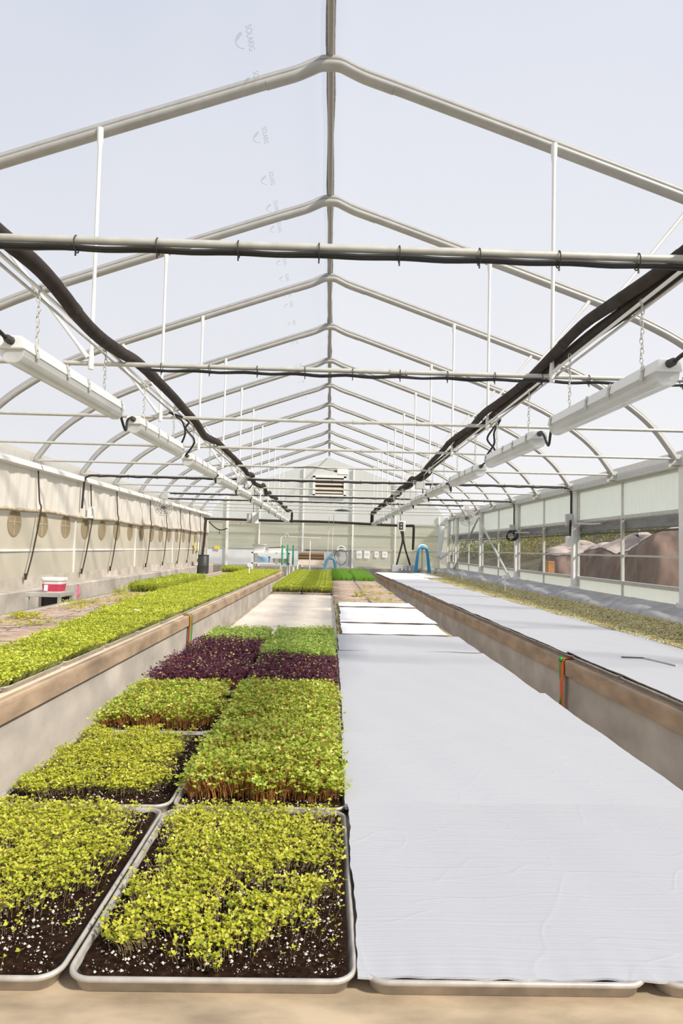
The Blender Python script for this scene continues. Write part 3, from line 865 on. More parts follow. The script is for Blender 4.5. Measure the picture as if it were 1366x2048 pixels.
# ------------------------------------------------------------------ end wall
def gable(zb, zt=None):
    """polygon under the arch above height zb"""
    pts = [(x, z + 0.03) for x, z in arch if z + 0.03 > zb]
    return pts
gp = [(x, z + 0.02) for x, z in arch]
poly = [(XL, Z0 + 0.93), (XL, gp[0][1])] + gp + [(XR, gp[-1][1]), (XR, Z0 + 0.93)]
we = struct('wall_back', MB().prism([(p[0], p[1]) for p in poly], 'y', YEND + 0.06, YEND + 0.07), M['poly_gable'])
struct('clear_panel', MB().box((0.04, YEND + 0.065, Z0 + 0.43), (XR - XL, 0.010, 1.0)), M['poly_end'], we)
struct('white_panel', MB().box(((XL - 0.95) / 2, YEND + 0.05, Z0 - 0.40), (-0.95 - XL, 0.010, 0.66)), M['white_sheet'], we)
struct('grey_panel', MB().box((0.0, YEND + 0.05, Z0 - 0.40), (1.88, 0.010, 0.66)), M['grey_sheet'], we)
struct('lower_panel', MB().box((0.96 + (XR - 0.96) / 2, YEND + 0.05, Z0 - 0.40), (XR - 0.96, 0.010, 0.66)), M['poly_end'], we)
struct('kerb', MB().box((0.04, YEND + 0.02, 0.38), (XR - XL, 0.2, 0.76)), M['end_curb'], we)
for x, zt, w_ in ((-3.75, 1.85, 0.09), (-2.55, 2.42, 0.05), (-0.92, 3.02, 0.06), (0.95, 3.02, 0.06), (2.55, 2.42, 0.05), (4.2, 1.3, 0.06)):
    struct('post', MB().box((x, YEND - 0.02, Z0 + (zt - 0.73) / 2), (w_, 0.06, zt + 0.73)), M['white_metal'], we)
for z, w_ in ((Z0 - 0.06, 0.03), (Z0 + 0.52, 0.028), (Z0 + 0.94, 0.05), (Z0 - 0.70, 0.05)):
    struct('rail', MB().box((0.04, YEND + 0.02, z), (XR - XL, 0.04, w_)), M['galv'], we)
struct('rail', MB().box((-3.2, YEND, Z0 + 0.845), (1.15, 0.04, 0.035)), M['curtain_roll'], we)
# louvred vent in the gable
lv = thing('gable_vent', 'square white framed louvre vent high in the end gable', 'vent', (0.03, YEND + 0.03, Z0 + 1.97))
fr = MB()
for dx in (-0.58, 0.58): fr.box((0.03 + dx, YEND + 0.0, Z0 + 2.32), (0.09, 0.10, 0.76))
for dz in (-0.36, 0.36): fr.box((0.03, YEND + 0.0, Z0 + 2.32 + dz), (1.25, 0.10, 0.09))
link('vent_frame', fr, M['white_metal'], lv)
link('vent_back', MB().box((0.03, YEND + 0.045, Z0 + 2.32), (1.10, 0.01, 0.66)), M['louver_back'], lv)
for i in range(4):
    link('slat', MB().box((0.03, YEND + 0.0, Z0 + 2.085 + i * 0.155), (1.09, 0.10, 0.02), Matrix.Rotation(0.85, 3, 'X')), M['louver'], lv)

# ------------------------------------------------------------------ small things hung in the roof
def fan(x, y, z, label, yaw):
    root = thing('circulation_fan', label, 'fan', (x, y, z - 0.2))
    R = Matrix.Rotation(yaw, 3, 'Z') @ Matrix.Rotation(pi / 2, 3, 'X')
    cage = MB()
    c = Vector((x, y, z))
    for r_, d in ((0.205, 0.0), (0.205, 0.09), (0.15, -0.02), (0.15, 0.11), (0.09, -0.03), (0.09, 0.12), (0.035, -0.035)):
        cage.torus(c + R @ Vector((0, 0, d - 0.045)), r_, 0.005, R, 24, 4)
    for j in range(16):
        a = 2 * pi * j / 16
        u = Vector((cos(a), sin(a), 0))
        cage.tube([c + R @ (u * 0.03 + Vector((0, 0, -0.08))), c + R @ (u * 0.15 + Vector((0, 0, -0.065))), c + R @ (u * 0.205 + Vector((0, 0, -0.045))), c + R @ (u * 0.205 + Vector((0, 0, 0.045))), c + R @ (u * 0.03 + Vector((0, 0, 0.08)))], 0.003, 4)
    link('cage', cage, M['galv'], root)
    b_ = MB()
    for j in range(4):
        a = 2 * pi * j / 4 + 0.4
        pts = []
        for rr_, w_, tw in ((0.04, 0.03, 0.02), (0.11, 0.07, 0.025), (0.18, 0.065, 0.02)):
            for s_ in (-1, 1):
                an = a + s_ * w_ / rr_ / 2 * 0.9
                pts.append(c + R @ Vector((rr_ * cos(an), rr_ * sin(an), s_ * tw)))
        b_.add(pts, [(0, 1, 3, 2), (2, 3, 5, 4)], 0, True)
    bl = link('blades', b_, M['fan_blade'], root)
    sd = bl.modifiers.new('solid', 'SOLIDIFY'); sd.thickness = 0.003
    mt = MB().lathe((0, 0, 0), [(0, -0.05), (0.05, -0.045), (0.06, 0.0), (0.055, 0.11), (0.0, 0.13)], 14)
    mt.v = [tuple(c + R @ Vector((p[0], p[1], p[2] * -1 + 0.02))) for p in mt.v]
    link('motor', mt, M['dark_grey'], root)
    link('mount', MB().tube([c + Vector((0, 0.05, 0.03)), c + Vector((0, 0.05, 0.26)), (x, y + 0.05, TIE + 0.02)], 0.014, 6).box((x, y + 0.05, z + 0.26), (0.10, 0.08, 0.12)), M['galv'], root)
fan(-3.82, Yk(6) - 0.05, Z0 + 0.865, 'small round caged fan hanging by the left eave', 0.35)
fan(3.70, Yk(7) - 0.05, Z0 + 0.875, 'small round caged fan hanging by the right eave', -0.35)

sh = thing('radiation_shield', 'white stacked plate sensor shield hanging below the right pipe', 'sensor', (1.46, Yk(5) + 0.35, Z0 + 1.17))
for i in range(6):
    link('plate', MB().lathe((1.46, Yk(5) + 0.35, Z0 + 1.18 + i * 0.034), [(0.06, 0.014), (0.105, 0.0), (0.108, 0.004), (0.10, 0.02), (0.06, 0.026)], 20), M['white_plastic'], sh)
link('core', MB().tube([(1.46, Yk(5) + 0.35, Z0 + 1.16), (1.46, Yk(5) + 0.35, Z0 + 1.40)], 0.055, 14), M['white_plastic'], sh)
link('hook', MB().tube([(1.46, Yk(5) + 0.35, Z0 + 1.38), (1.46, Yk(5) + 0.35, Z0 + 1.50)], 0.008, 6), M['galv'], sh)

g = thing('aspirator_box', 'white and grey sensor box hanging on a cord at left of the aisle', 'sensor', (-1.70, 15.0, Z0 + 0.52))
Rz = Matrix.Rotation(0.5, 3, 'Z')
link('box_body', MB().box((-1.66, 15.0, Z0 + 0.64), (0.16, 0.16, 0.25), Rz), M['white_plastic'], g, bev=0.01)
link('dark_side', MB().box((-1.775, 14.96, Z0 + 0.63), (0.06, 0.13, 0.22), Rz), M['grey_box'], g, bev=0.008)
link('cord', MB().tube([(-1.68, 15.0, Z0 + 0.76), (-1.68, 15.05, TIE + 0.1), (-1.68, Yk(6), TIE + 0.02)], 0.007, 6), M['black_rubber'], g)
g = thing('control_box', 'white control box with dark face hanging above the hose fork', 'control box', (1.90, 16.6, Z0 + 0.46))
link('box_body', MB().box((1.90, 16.6, Z0 + 0.60), (0.20, 0.12, 0.26)), M['white_plastic'], g, bev=0.012)
link('dark_face', MB().box((1.885, 16.535, Z0 + 0.60), (0.10, 0.014, 0.19)), M['dark_grey'], g)
link('knob', MB().box((1.885, 16.525, Z0 + 0.64), (0.04, 0.012, 0.04)).box((1.885, 16.525, Z0 + 0.56), (0.04, 0.012, 0.04)), M['grey_box'], g)
link('cord', MB().tube([(1.88, 16.6, Z0 + 0.72), (1.87, 16.7, Z0 + 1.0), (1.86, Yk(7), TIE + 0.02)], 0.008, 6), M['black_rubber'], g)
g = thing('wifi_box', 'small white box hung under a tie bar near the ridge line', 'sensor', (0.24, Yk(3) - 0.01, TIE - 0.13))
link('box_body', MB().box((0.25, Yk(3) - 0.02, TIE - 0.062), (0.17, 0.09, 0.085)), M['white_plastic'], g, bev=0.012)
link('plug', MB().tube([(0.165, Yk(3) - 0.02, TIE - 0.05), (0.12, Yk(3) - 0.02, TIE - 0.045)], 0.018, 8), M['dark_grey'], g)
link('cord', MB().tube(crom([(0.12, Yk(3) - 0.02, TIE - 0.045), (0.02, Yk(3) - 0.02, TIE - 0.03), (-0.2, Yk(3) - 0.02, TIE + 0.008), (-0.5, Yk(3) - 0.02, TIE - 0.01)], 4), 0.005, 5), M['black_rubber'], g)
for lab, x, y in (('grey junction box on the sixth tie bar under the left pipe', -1.52, Yk(4)), ('grey junction box on the sixth tie bar under the right pipe', 1.68, Yk(4))):
    g = thing('junction_box', lab, 'junction box', (x, y - 0.05, TIE - 0.12))
    link('box_body', MB().box((x, y - 0.06, TIE - 0.05), (0.17, 0.08, 0.15)), M['grey_box'], g, bev=0.01)
    link('cable', MB().tube(crom([(x + 0.05, y - 0.06, TIE - 0.12), (x + 0.06, y - 0.06, TIE - 0.20), (x + 0.16, y - 0.06, TIE - 0.17), (x + 0.20, y - 0.03, TIE - 0.04)], 4), 0.010, 6), M['black_rubber'], g)
# dark dome shade and double chain over the centre bench
solo('dark_dome', MB().lathe((0.43, Yk(8), Z0 + 1.085), [(0.0, 0.05), (0.12, 0.045), (0.21, 0.02), (0.235, 0.0), (0.225, 0.0), (0.12, 0.035), (0, 0.04)], 24).tube([(0.43, Yk(8), Z0 + 1.13), (0.43, Yk(8), TIE)], 0.005, 5), M['dark_grey'], 'shallow dark dome shade hanging near the end wall', 'lamp shade', (0.43, Yk(8), Z0 + 1.08))

# ------------------------------------------------------------------ benches
SKL, SKR = -0.0104, 0.019         # the side benches are not quite parallel to the house
BZ = 0.81
def bench(name, label, x0, x1, y0, y1, lip_l, lip_r, skew=0.0, top=BZ):
    """table with a top, thick lip boards and sheet skirts; built straight, then turned"""
    root = thing(name, label, 'bench', ((x0 + x1) / 2, y0, 0))
    link('bench_top', MB().box(((x0 + x1) / 2, (y0 + y1) / 2, top - 0.02), (x1 - x0 - 0.02, y1 - y0, 0.04)), M['bench_top'], root)
    for on, x, s_ in ((lip_l, x0, -1), (lip_r, x1, 1)):
        if not on: continue
        y = y0; i = 0
        while y < y1 - 0.01:
            e = min(y1, y + 2.44)
            w_ = 0.03
            pf = [(x - s_ * 0.04, top + 0.0005), (x - s_ * 0.012, top + 0.001), (x - s_ * 0.002, top - 0.006), (x + 0, top - 0.018), (x, top - 0.098), (x - s_ * 0.04, top - 0.100)]
            link('lip_board', MB().prism(pf, 'y', y + 0.0015, e - 0.0015), M['lip'], root)
            link('skirt_sheet', MB().box((x - s_ * 0.030, (y + e) / 2, (top - 0.10) / 2 + 0.03), (0.012, e - y - 0.004, top - 0.16)), M['skirt'], root)
            y = e; i += 1
    link('end_board', MB().box(((x0 + x1) / 2, y1 - 0.01, top / 2 + 0.0), (x1 - x0 - 0.06, 0.02, top - 0.1)), M['skirt'], root)
    for yy in np.arange(y0 + 0.5, y1, 2.44):
        for xx in (x0 + 0.2, x1 - 0.2):
            link('leg', MB().box((xx, float(yy), (top - 0.04) / 2), (0.05, 0.05, top - 0.04)), M['galv'], root)
    root.rotation_euler.z = skew
    return root
LB = (-3.02, -1.335); RB = (1.695, 3.52); CB = (-0.77, 1.06)
bench('grow_bench', 'long left bench full of green shoots with beige lip', LB[0] - 0.01, LB[1], 0.4, 18.0, True, True, SKL)
bench('grow_bench', 'long right bench covered by silver boards and yellow sprouts', RB[0], RB[1], 0.4, 18.6, True, True, SKR)
mb_ = bench('grow_bench', 'middle bench at the camera with dark soil pans and foil boards', CB[0] - 0.02, CB[1] + 0.02, 0.25, 18.5, True, True, 0.0)
link('front_board', MB().box(((CB[0] + CB[1]) / 2, 0.70, BZ - 0.0195), (CB[1] - CB[0] - 0.05, 0.94, 0.041)), M['front_board'], mb_)
def onL(x, y):   # straight bench coordinates -> world, for things standing on the turned left bench
    c = Vector(((LB[0] - 0.01 + LB[1]) / 2, 0.4)); d = Vector((x, y)) - c
    return (c.x + d.x * cos(SKL) - d.y * sin(SKL), c.y + d.x * sin(SKL) + d.y * cos(SKL))
def onR(x, y):
    c = Vector(((RB[0] + RB[1]) / 2, 0.4)); d = Vector((x, y)) - c
    return (c.x + d.x * cos(SKR) - d.y * sin(SKR), c.y + d.x * sin(SKR) + d.y * cos(SKR))

# ------------------------------------------------------------------ pans
PW, PL = 0.4572, 0.6604
def rrect(w, l, r, seg):
    pts = []
    for cx_, cy_, a0 in ((w / 2 - r, l / 2 - r, 0), (-w / 2 + r, l / 2 - r, pi / 2), (-w / 2 + r, -l / 2 + r, pi), (w / 2 - r, -l / 2 + r, 3 * pi / 2)):
        for i in range(seg + 1):
            a = a0 + (pi / 2) * i / seg
            pts.append((cx_ + r * cos(a), cy_ + r * sin(a)))
    return pts
def pan_mesh(seg):
    steps = [(0.020, 0.0), (0.014, 0.002), (0.0085, 0.020), (0.0035, 0.0205), (0.0010, 0.0235), (0.0016, 0.0275), (0.0045, 0.0295), (0.0080, 0.0285), (0.0100, 0.024), (0.018, 0.004), (0.024, 0.003)]
    v = []; f = []
    for ins, z in steps:
        for p in rrect(PW - 0.003 - 2 * ins, PL - 0.003 - 2 * ins, max(0.010, 0.042 - ins), seg): v.append((p[0], p[1], z))
    n = 4 * (seg + 1)
    for k in range(len(steps) - 1):
        for j in range(n):
            f.append((k * n + j, k * n + (j + 1) % n, (k + 1) * n + (j + 1) % n, (k + 1) * n + j))
    mb = MB().add(v, f, 0, True)
    mb.add(v[-n:], [tuple(range(n))]); mb.add(v[:n], [tuple(reversed(range(n)))])
    return mb
def vnoise(rng, x, y, scale):
    """smooth value noise on arrays"""
    g_ = rng.random((64, 64))
    X = x * scale + 20; Y = y * scale + 20
    i = np.floor(X).astype(int); j = np.floor(Y).astype(int)
    fx = X - i; fy = Y - j
    fx = fx * fx * (3 - 2 * fx); fy = fy * fy * (3 - 2 * fy)
    a = g_[i % 64, j % 64]; b_ = g_[(i + 1) % 64, j % 64]; c = g_[i % 64, (j + 1) % 64]; d = g_[(i + 1) % 64, (j + 1) % 64]
    return (a * (1 - fx) + b_ * fx) * (1 - fy) + (c * (1 - fx) + d * fx) * fy
def soil_mesh(seed, n=60, z=0.0195, amp=0.004):
    rng = np.random.default_rng(seed)
    w = PW - 0.028; l = PL - 0.028
    u, v = np.meshgrid(np.linspace(-1, 1, int(n * 0.7)), np.linspace(-1, 1, n))
    x = u * w / 2; y = v * l / 2
    r = 0.03
    cx_ = np.sign(x) * np.maximum(0, np.abs(x) - (w / 2 - r)); cy_ = np.sign(y) * np.maximum(0, np.abs(y) - (l / 2 - r))
    d = np.hypot(cx_, cy_); k = np.where(d > r * 0.9, r * 0.9 / np.maximum(d, 1e-6), 1)
    x = x - cx_ * (1 - k); y = y - cy_ * (1 - k)
    h = z + amp * (vnoise(rng, x, y, 40) - 0.5) * 2 + amp * 0.8 * (vnoise(rng, x, y, 110) - 0.5)
    V = np.stack([x, y, h], -1).reshape(-1, 3)
    nu = u.shape[1]; nv = u.shape[0]
    f = [(j * nu + i, j * nu + i + 1, (j + 1) * nu + i + 1, (j + 1) * nu + i) for j in range(nv - 1) for i in range(nu - 1)]
    return MB().add([tuple(map(float, p)) for p in V], f, 0, True)
def np_mesh(name, V, F, mi=None, rnd=None, smooth=False):
    """all-quad mesh from arrays"""
    me = bpy.data.meshes.new(name)
    me.vertices.add(len(V)); me.vertices.foreach_set('co', np.ascontiguousarray(V, np.float32).ravel())
    nf = len(F)
    me.loops.add(nf * 4); me.loops.foreach_set('vertex_index', np.ascontiguousarray(F, np.int32).ravel())
    me.polygons.add(nf); me.polygons.foreach_set('loop_start', np.arange(0, nf * 4, 4, dtype=np.int32))
    me.polygons.foreach_set('loop_total', np.full(nf, 4, np.int32))
    if mi is not None: me.polygons.foreach_set('material_index', np.ascontiguousarray(mi, np.int32))
    if smooth: me.polygons.foreach_set('use_smooth', np.ones(nf, bool))
    if rnd is not None:
        a = me.attributes.new('rnd', 'FLOAT', 'POINT'); a.data.foreach_set('value', np.ascontiguousarray(rnd, np.float32))
    me.update(calc_edges=True)
    return me
def perlite_mesh(seed, n=700, z=0.0235):
    rng = np.random.default_rng(seed)
    x = (rng.random(n) - 0.5) * (PW - 0.05); y = (rng.random(n) - 0.5) * (PL - 0.05)
    s = 0.0008 + 0.0033 * rng.random(n) ** 4
    o = np.array([[1, 0, 0], [0, 1, 0], [-1, 0, 0], [0, -1, 0], [0, 0, 0.8], [0, 0, -0.8]])
    jit = 1 + 0.5 * (rng.random((n, 6, 3)) - 0.5)
    V = (o[None] * s[:, None, None] * jit + np.stack([x, y, z + 0.001 * rng.random(n)], -1)[:, None]).reshape(-1, 3)
    q = np.array([[0, 1, 4, 4], [1, 2, 4, 4], [2, 3, 4, 4], [3, 0, 4, 4]])
    tri = np.array([[0, 4, 3, 5], [1, 4, 0, 5], [2, 4, 1, 5], [3, 4, 2, 5]])
    F = (tri[None] + (np.arange(n) * 6)[:, None, None]).reshape(-1, 4)
    return np_mesh('perlite', V, F)

def greens(name, seed, n, h, leaf, mask=None, w=PW - 0.06, l=PL - 0.06, lean=0.25, pairs=1, stem_r=0.0008, hvar=0.16, aspect=0.8, up=0.45, low=False, overhang=0.012, z0=0.019, dome=0.0):
    """seedlings: thin stems with pairs of heart shaped seed leaves"""
    rng = np.random.default_rng(seed)
    N = int(n * 4)
    x = (rng.random(N) - 0.5) * w; y = (rng.random(N) - 0.5) * l
    keep = np.ones(N, bool)
    if mask is not None:
        keep = rng.random(N) < mask(rng, x, y)
    x = x[keep][:n]; y = y[keep][:n]
    n = len(x)
    hh = h * (1 + hvar * rng.standard_normal(n).clip(-2, 2)) * (0.86 + 0.28 * vnoise(rng, x, y, 9)) * (0.92 + 0.16 * vnoise(rng, x, y, 30))
    ex = np.maximum(np.abs(x) / (w / 2), np.abs(y) / (l / 2))
    hh = hh * (1 - dome * np.clip((ex - 0.75) / 0.25, 0, 1))
    az = rng.random(n) * 2 * pi
    ln = lean * h * rng.random(n)
    ox = np.cos(az) * ln + x / (w / 2) * overhang; oy = np.sin(az) * ln + y / (l / 2) * overhang
    B = np.stack([x, y, np.full(n, z0)], -1)
    T = np.stack([x + ox, y + oy, z0 + hh], -1)
    Mi = B * 0.5 + T * 0.5; Mi[:, 0] -= ox * 0.22; Mi[:, 1] -= oy * 0.22
    Vs = []; Fs = []; ms = []; rs = []
    base = 0
    tone = np.clip(0.5 + 0.24 * rng.standard_normal(n) + 0.25 * (vnoise(rng, x, y, 14) - 0.5), 0, 1)
    rings = [B, T] if low else [B, Mi, T]
    k3 = np.array([[cos(a), sin(a), 0] for a in (0, 2 * pi / 3, 4 * pi / 3)])
    V = np.stack([p[:, None] + k3[None] * stem_r * (1 if q == 0 else 0.8) for q, p in enumerate(rings)], 1)      # n, rings, 3, 3
    nr = len(rings)
    V = V.reshape(n, nr * 3, 3)
    q = np.array([[r * 3 + j, r * 3 + (j + 1) % 3, (r + 1) * 3 + (j + 1) % 3, (r + 1) * 3 + j] for r in range(nr - 1) for j in range(3)])
    F = q[None] + (np.arange(n) * nr * 3)[:, None, None]
    Vs.append(V.reshape(-1, 3)); Fs.append(F.reshape(-1, 4)); ms.append(np.zeros(n * len(q), int)); rs.append(np.repeat(tone, nr * 3))
    base = n * nr * 3
    tmpl = np.array([[0, 0, 0], [0.45, aspect * 0.52, 0.07], [0.95, aspect * 0.48, 0.02], [0.80, 0, -0.05], [0.95, -aspect * 0.48, 0.02], [0.45, -aspect * 0.52, 0.07]])
    lq = np.array([[0, 1, 2, 3], [0, 3, 4, 5]])
    for pr_ in range(pairs):
        fr = 1.0 if pairs == 1 else 1.0 - 0.27 * pr_
        P = B + (T - B) * fr
        if pr_: P[:, :2] = B[:, :2] + (T[:, :2] - B[:, :2]) * fr
        a0 = rng.random(n) * 2 * pi
        for sgn in (0, 1):
            a = a0 + sgn * pi + 0.35 * rng.standard_normal(n)
            el = up * (0.35 + 1.1 * rng.random(n)) - 0.10
            lf = leaf * (0.72 + 0.56 * rng.random(n)) * (1.0 if sgn == 0 else 0.9)
            d = np.stack([np.cos(a) * np.cos(el), np.sin(a) * np.cos(el), np.sin(el)], -1)
            rl = 0.5 * rng.standard_normal(n)
            s0 = np.stack([-np.sin(a), np.cos(a), np.zeros(n)], -1)
            nn = np.cross(d, s0)
            s1 = s0 * np.cos(rl)[:, None] + nn * np.sin(rl)[:, None]
            n1 = np.cross(d, s1)
            V = P[:, None] + lf[:, None, None] * (tmpl[None, :, 0:1] * d[:, None] + tmpl[None, :, 1:2] * s1[:, None] + tmpl[None, :, 2:3] * n1[:, None])
            F = lq[None] + (np.arange(n) * 6)[:, None, None] + base
            base += n * 6
            tn = np.clip(tone + 0.18 * rng.standard_normal(n), 0, 1)
            Vs.append(V.reshape(-1, 3)); Fs.append(F.reshape(-1, 4)); ms.append(np.ones(n * 2, int)); rs.append(np.repeat(tn, 6))
    return np_mesh(name, np.concatenate(Vs), np.concatenate(Fs), np.concatenate(ms), np.concatenate(rs))
def blades(name, seed, n, h, wd=0.003, w=PW - 0.05, l=PL - 0.05):
    rng = np.random.default_rng(seed)
    x = (rng.random(n) - 0.5) * w; y = (rng.random(n) - 0.5) * l
    hh = h * (1 + 0.14 * rng.standard_normal(n).clip(-2, 2))
    a = rng.random(n) * 2 * pi; b_ = rng.random(n) * 2 * pi
    s = np.stack([np.cos(a), np.sin(a), 0 * a], -1) * wd / 2
    ln = 0.22 * h * rng.random(n)
    B = np.stack([x, y, np.full(n, 0.019)], -1)
    Mi = B + np.stack([np.cos(b_) * ln * 0.35, np.sin(b_) * ln * 0.35, hh * 0.6], -1)
    T = B + np.stack([np.cos(b_) * ln, np.sin(b_) * ln, hh], -1)
    V = np.stack([B - s, B + s, Mi + s, Mi - s, T + s * 0.25, T - s * 0.25], 1).reshape(-1, 3)
    q = np.array([[0, 1, 2, 3], [3, 2, 4, 5]])
    F = (q[None] + (np.arange(n) * 6)[:, None, None]).reshape(-1, 4)
    tone = np.repeat(np.clip(0.5 + 0.25 * rng.standard_normal(n), 0, 1), 6)
    return np_mesh(name, V, F, np.ones(len(F), int), tone)

PAN_HI = pan_mesh(6); PAN_LO = pan_mesh(2)
pan_hi = None
def new_tray(label, x, y, z=BZ, seed=0, near=True, group=None, green=None, gm=None, rotz=0.0, perl=0, mat_top=None, cat='tray', gname='seedlings', name='sprout_pan'):
    root = thing(name, label, cat, (0, 0, 0), group)
    link('sheet_pan' if name != 'sheet_pan' else 'pan', PAN_HI if near else PAN_LO, M['aluminium'], root)
    if mat_top:
        tag(link('root_mat', soil_mesh(seed, 26 if not near else 50, 0.030, 0.005), M[mat_top], root), kind='stuff')
    else:
        tag(link('soil', soil_mesh(seed, 80 if near else 16, 0.0225 if near else 0.0205, 0.0035 if near else 0.002), M['soil'], root), kind='stuff')
    if perl: tag(link('perlite', perlite_mesh(seed + 50, perl), M['perlite'], root), kind='stuff')
    if green is not None:
        tag(link(gname, green, gm, root), kind='stuff')
    root.location = (x, y, z)
    root.rotation_euler.z = rotz
    return root

# --- the twelve pans in front of the camera
C0, C1 = -0.5475, -0.0915       # the two left columns
R0 = 1.035 + PL / 2
def sm(a, e0, e1):
    t_ = np.clip((a - e0) / (e1 - e0), 0, 1); return t_ * t_ * (3 - 2 * t_)
def mask_r0r(rng, x, y):
    # sparse pan: bare strip at the front, right and left, ragged patches
    nz = vnoise(rng, x, y, 13); n2 = vnoise(rng, x, y, 34)
    e = (nz - 0.5) * 0.11 + (n2 - 0.5) * 0.09
    d = sm(y + e * 1.2, -0.285, -0.17) * sm(-x + e + 0.15 * np.minimum(y, 0), -0.215, -0.09) * sm(x + e, -0.215, -0.10)
    return d * (0.18 + 0.82 * sm(0.6 * nz + 0.4 * n2, 0.25, 0.5)) + 0.012 + 0.03 * sm(y, -0.26, -0.1)
def mask_r0l(rng, x, y):
    nz = vnoise(rng, x, y, 12); n2 = vnoise(rng, x, y, 34)
    e = (nz - 0.5) * 0.12 + (n2 - 0.5) * 0.09
    d = sm(y + e * 1.2, -0.285, -0.17) * sm(-x + e + 0.35 * np.minimum(y - 0.05, 0), -0.200, -0.05)
    return d * (0.25 + 0.75 * sm(0.6 * nz + 0.4 * n2, 0.22, 0.45)) + 0.012 + 0.03 * sm(y, -0.26, -0.1)
def mask_r1l(rng, x, y):
    nz = vnoise(rng, x, y, 12); n2 = vnoise(rng, x, y, 34)
    e = (nz - 0.5) * 0.08 + (n2 - 0.5) * 0.05
    d = sm(y + e, -0.27, -0.22) * sm(-x + e, -0.175, -0.11) * sm(x + e, -0.205, -0.16) * sm(-y + e, -0.315, -0.25)
    return d * (0.5 + 0.5 * sm(nz, 0.15, 0.4)) + 0.006
def mask_tall(rng, x, y):
    e = (vnoise(rng, x, y, 16) - 0.5) * 0.05
    return sm(y + e, -0.285, -0.255) * sm(-x + e, -0.195, -0.17)
FG = [
    (0, 0, 'near left corner soil pan with sparse yellow green seedlings, cut by frame edge', greens('seedlings', 1, 6400, 0.026, 0.0073, mask_r0l, hvar=0.24, stem_r=0.0005), ('stem_pale', 'leaf_yellow'), 3200),
    (1, 0, 'nearest whole soil pan, wide bare front strip and yellow green seedlings', greens('seedlings', 2, 5400, 0.026, 0.0073, mask_r0r, hvar=0.24, stem_r=0.0005), ('stem_pale', 'leaf_yellow'), 3800),
    (0, 1, 'second row soil pan by the left aisle with low yellow green seedlings', greens('seedlings', 3, 6200, 0.027, 0.0074, mask_r1l, hvar=0.22, stem_r=0.0005), ('stem_pale', 'leaf_yellow'), 2600),
    (1, 1, 'second row pan packed with tall red stemmed green shoots beside the foil', greens('seedlings', 4, 4600, 0.064, 0.0112, mask_tall, hvar=0.22, lean=0.35, overhang=0.020, dome=0.35), ('stem_red', 'leaf_green'), 1800),
    (0, 2, 'third row pan by the left aisle with dense tall green shoots, soil strip in front', greens('seedlings', 5, 4400, 0.058, 0.0112, mask_tall, hvar=0.22, lean=0.35, overhang=0.018, dome=0.35), ('stem_red', 'leaf_green'), 1500),
    (1, 2, 'third row pan of dense green shoots beside the foil, behind the tallest pan', greens('seedlings', 6, 4400, 0.062, 0.0112, None, hvar=0.2, lean=0.35, overhang=0.016, dome=0.15), ('stem_red', 'leaf_green'), 0),
    (0, 3, 'nearer of the two left dark purple shoot pans', greens('seedlings', 7, 3300, 0.060, 0.0115, None, hvar=0.2, lean=0.35, overhang=0.015), ('stem_purple', 'leaf_purple'), 0),
    (1, 3, 'dark purple shoot pan beside the foil boards', greens('seedlings', 8, 3300, 0.064, 0.0115, None, hvar=0.2, lean=0.35, overhang=0.012), ('stem_purple', 'leaf_purple'), 0),
    (0, 4, 'farther of the two left dark purple shoot pans', greens('seedlings', 9, 3000, 0.060, 0.0115, None, hvar=0.2, lean=0.35, overhang=0.015), ('stem_purple', 'leaf_purple'), 0),
    (1, 4, 'light green shoot pan right behind the purple pan beside the foil', greens('seedlings', 10, 3300, 0.070, 0.0115, None, overhang=0.012), ('stem_green', 'leaf_light'), 0),
    (0, 5, 'last left pan of light green shoots before the bare bench', greens('seedlings', 12, 3000, 0.055, 0.0115, None, overhang=0.012), ('stem_green', 'leaf_light'), 0),
    (1, 5, 'last light green shoot pan by the white boards, before the bare bench', greens('seedlings', 13, 3000, 0.060, 0.0115, None, overhang=0.012), ('stem_green', 'leaf_light'), 0),
]
for c, r_, lab, me, (a, b_), pn in FG:
    new_tray(lab, (C0, C1)[c] + (0.004 if r_ % 2 else -0.002), R0 + r_ * 0.664, seed=20 + c + 2 * r_, green=me, gm=[M[a], M[b_]], perl=pn, rotz=0.004 * ((c + r_) % 2) - 0.002)

# --- pans under the foil boards on the middle bench (front edges show)
C2, C3 = 0.366, 0.824
np_ = None
for c, x in enumerate((C2, C3)):
    for r_ in range(6):
        lab = ORD[r_] + ' soil pan from the camera under the boards, ' + ('next to the green shoots' if c == 0 else 'by the right aisle')
        y = R0 + r_ * 0.664
        if np_ is None:
            np_ = new_tray(lab, x, y, seed=60, near=True, group='pans under the boards of the middle bench')
            o = np_
        else:
            o = copy_tree(np_, (x, y, BZ))
        o['label'] = lab
# stubble pans under the white boards: sprouts show along their left edge
sp_seed = greens('sprouts', 71, 3600, 0.010, 0.0085, None, low=True, lean=0.5, up=0.3, stem_r=0.001)
sp0 = None
for r_ in range(6, 11):
    for c, x in enumerate((C2, C3)):
        lab = ORD[r_ - 6] + ' pan of pale sprouts under the white boards, ' + ('on the bare bench side' if c == 0 else 'on the right aisle side')
        y = R0 + r_ * 0.664 + 0.02
        if sp0 is None: sp0 = o = new_tray(lab, x - 0.0, y, seed=61, near=False, green=sp_seed, gm=[M['stem_pale'], M['leaf_seed']], group='sprout pans under the white boards', gname='sprouts')
        else: o = copy_tree(sp0, (x, y, BZ))
        o['label'] = lab

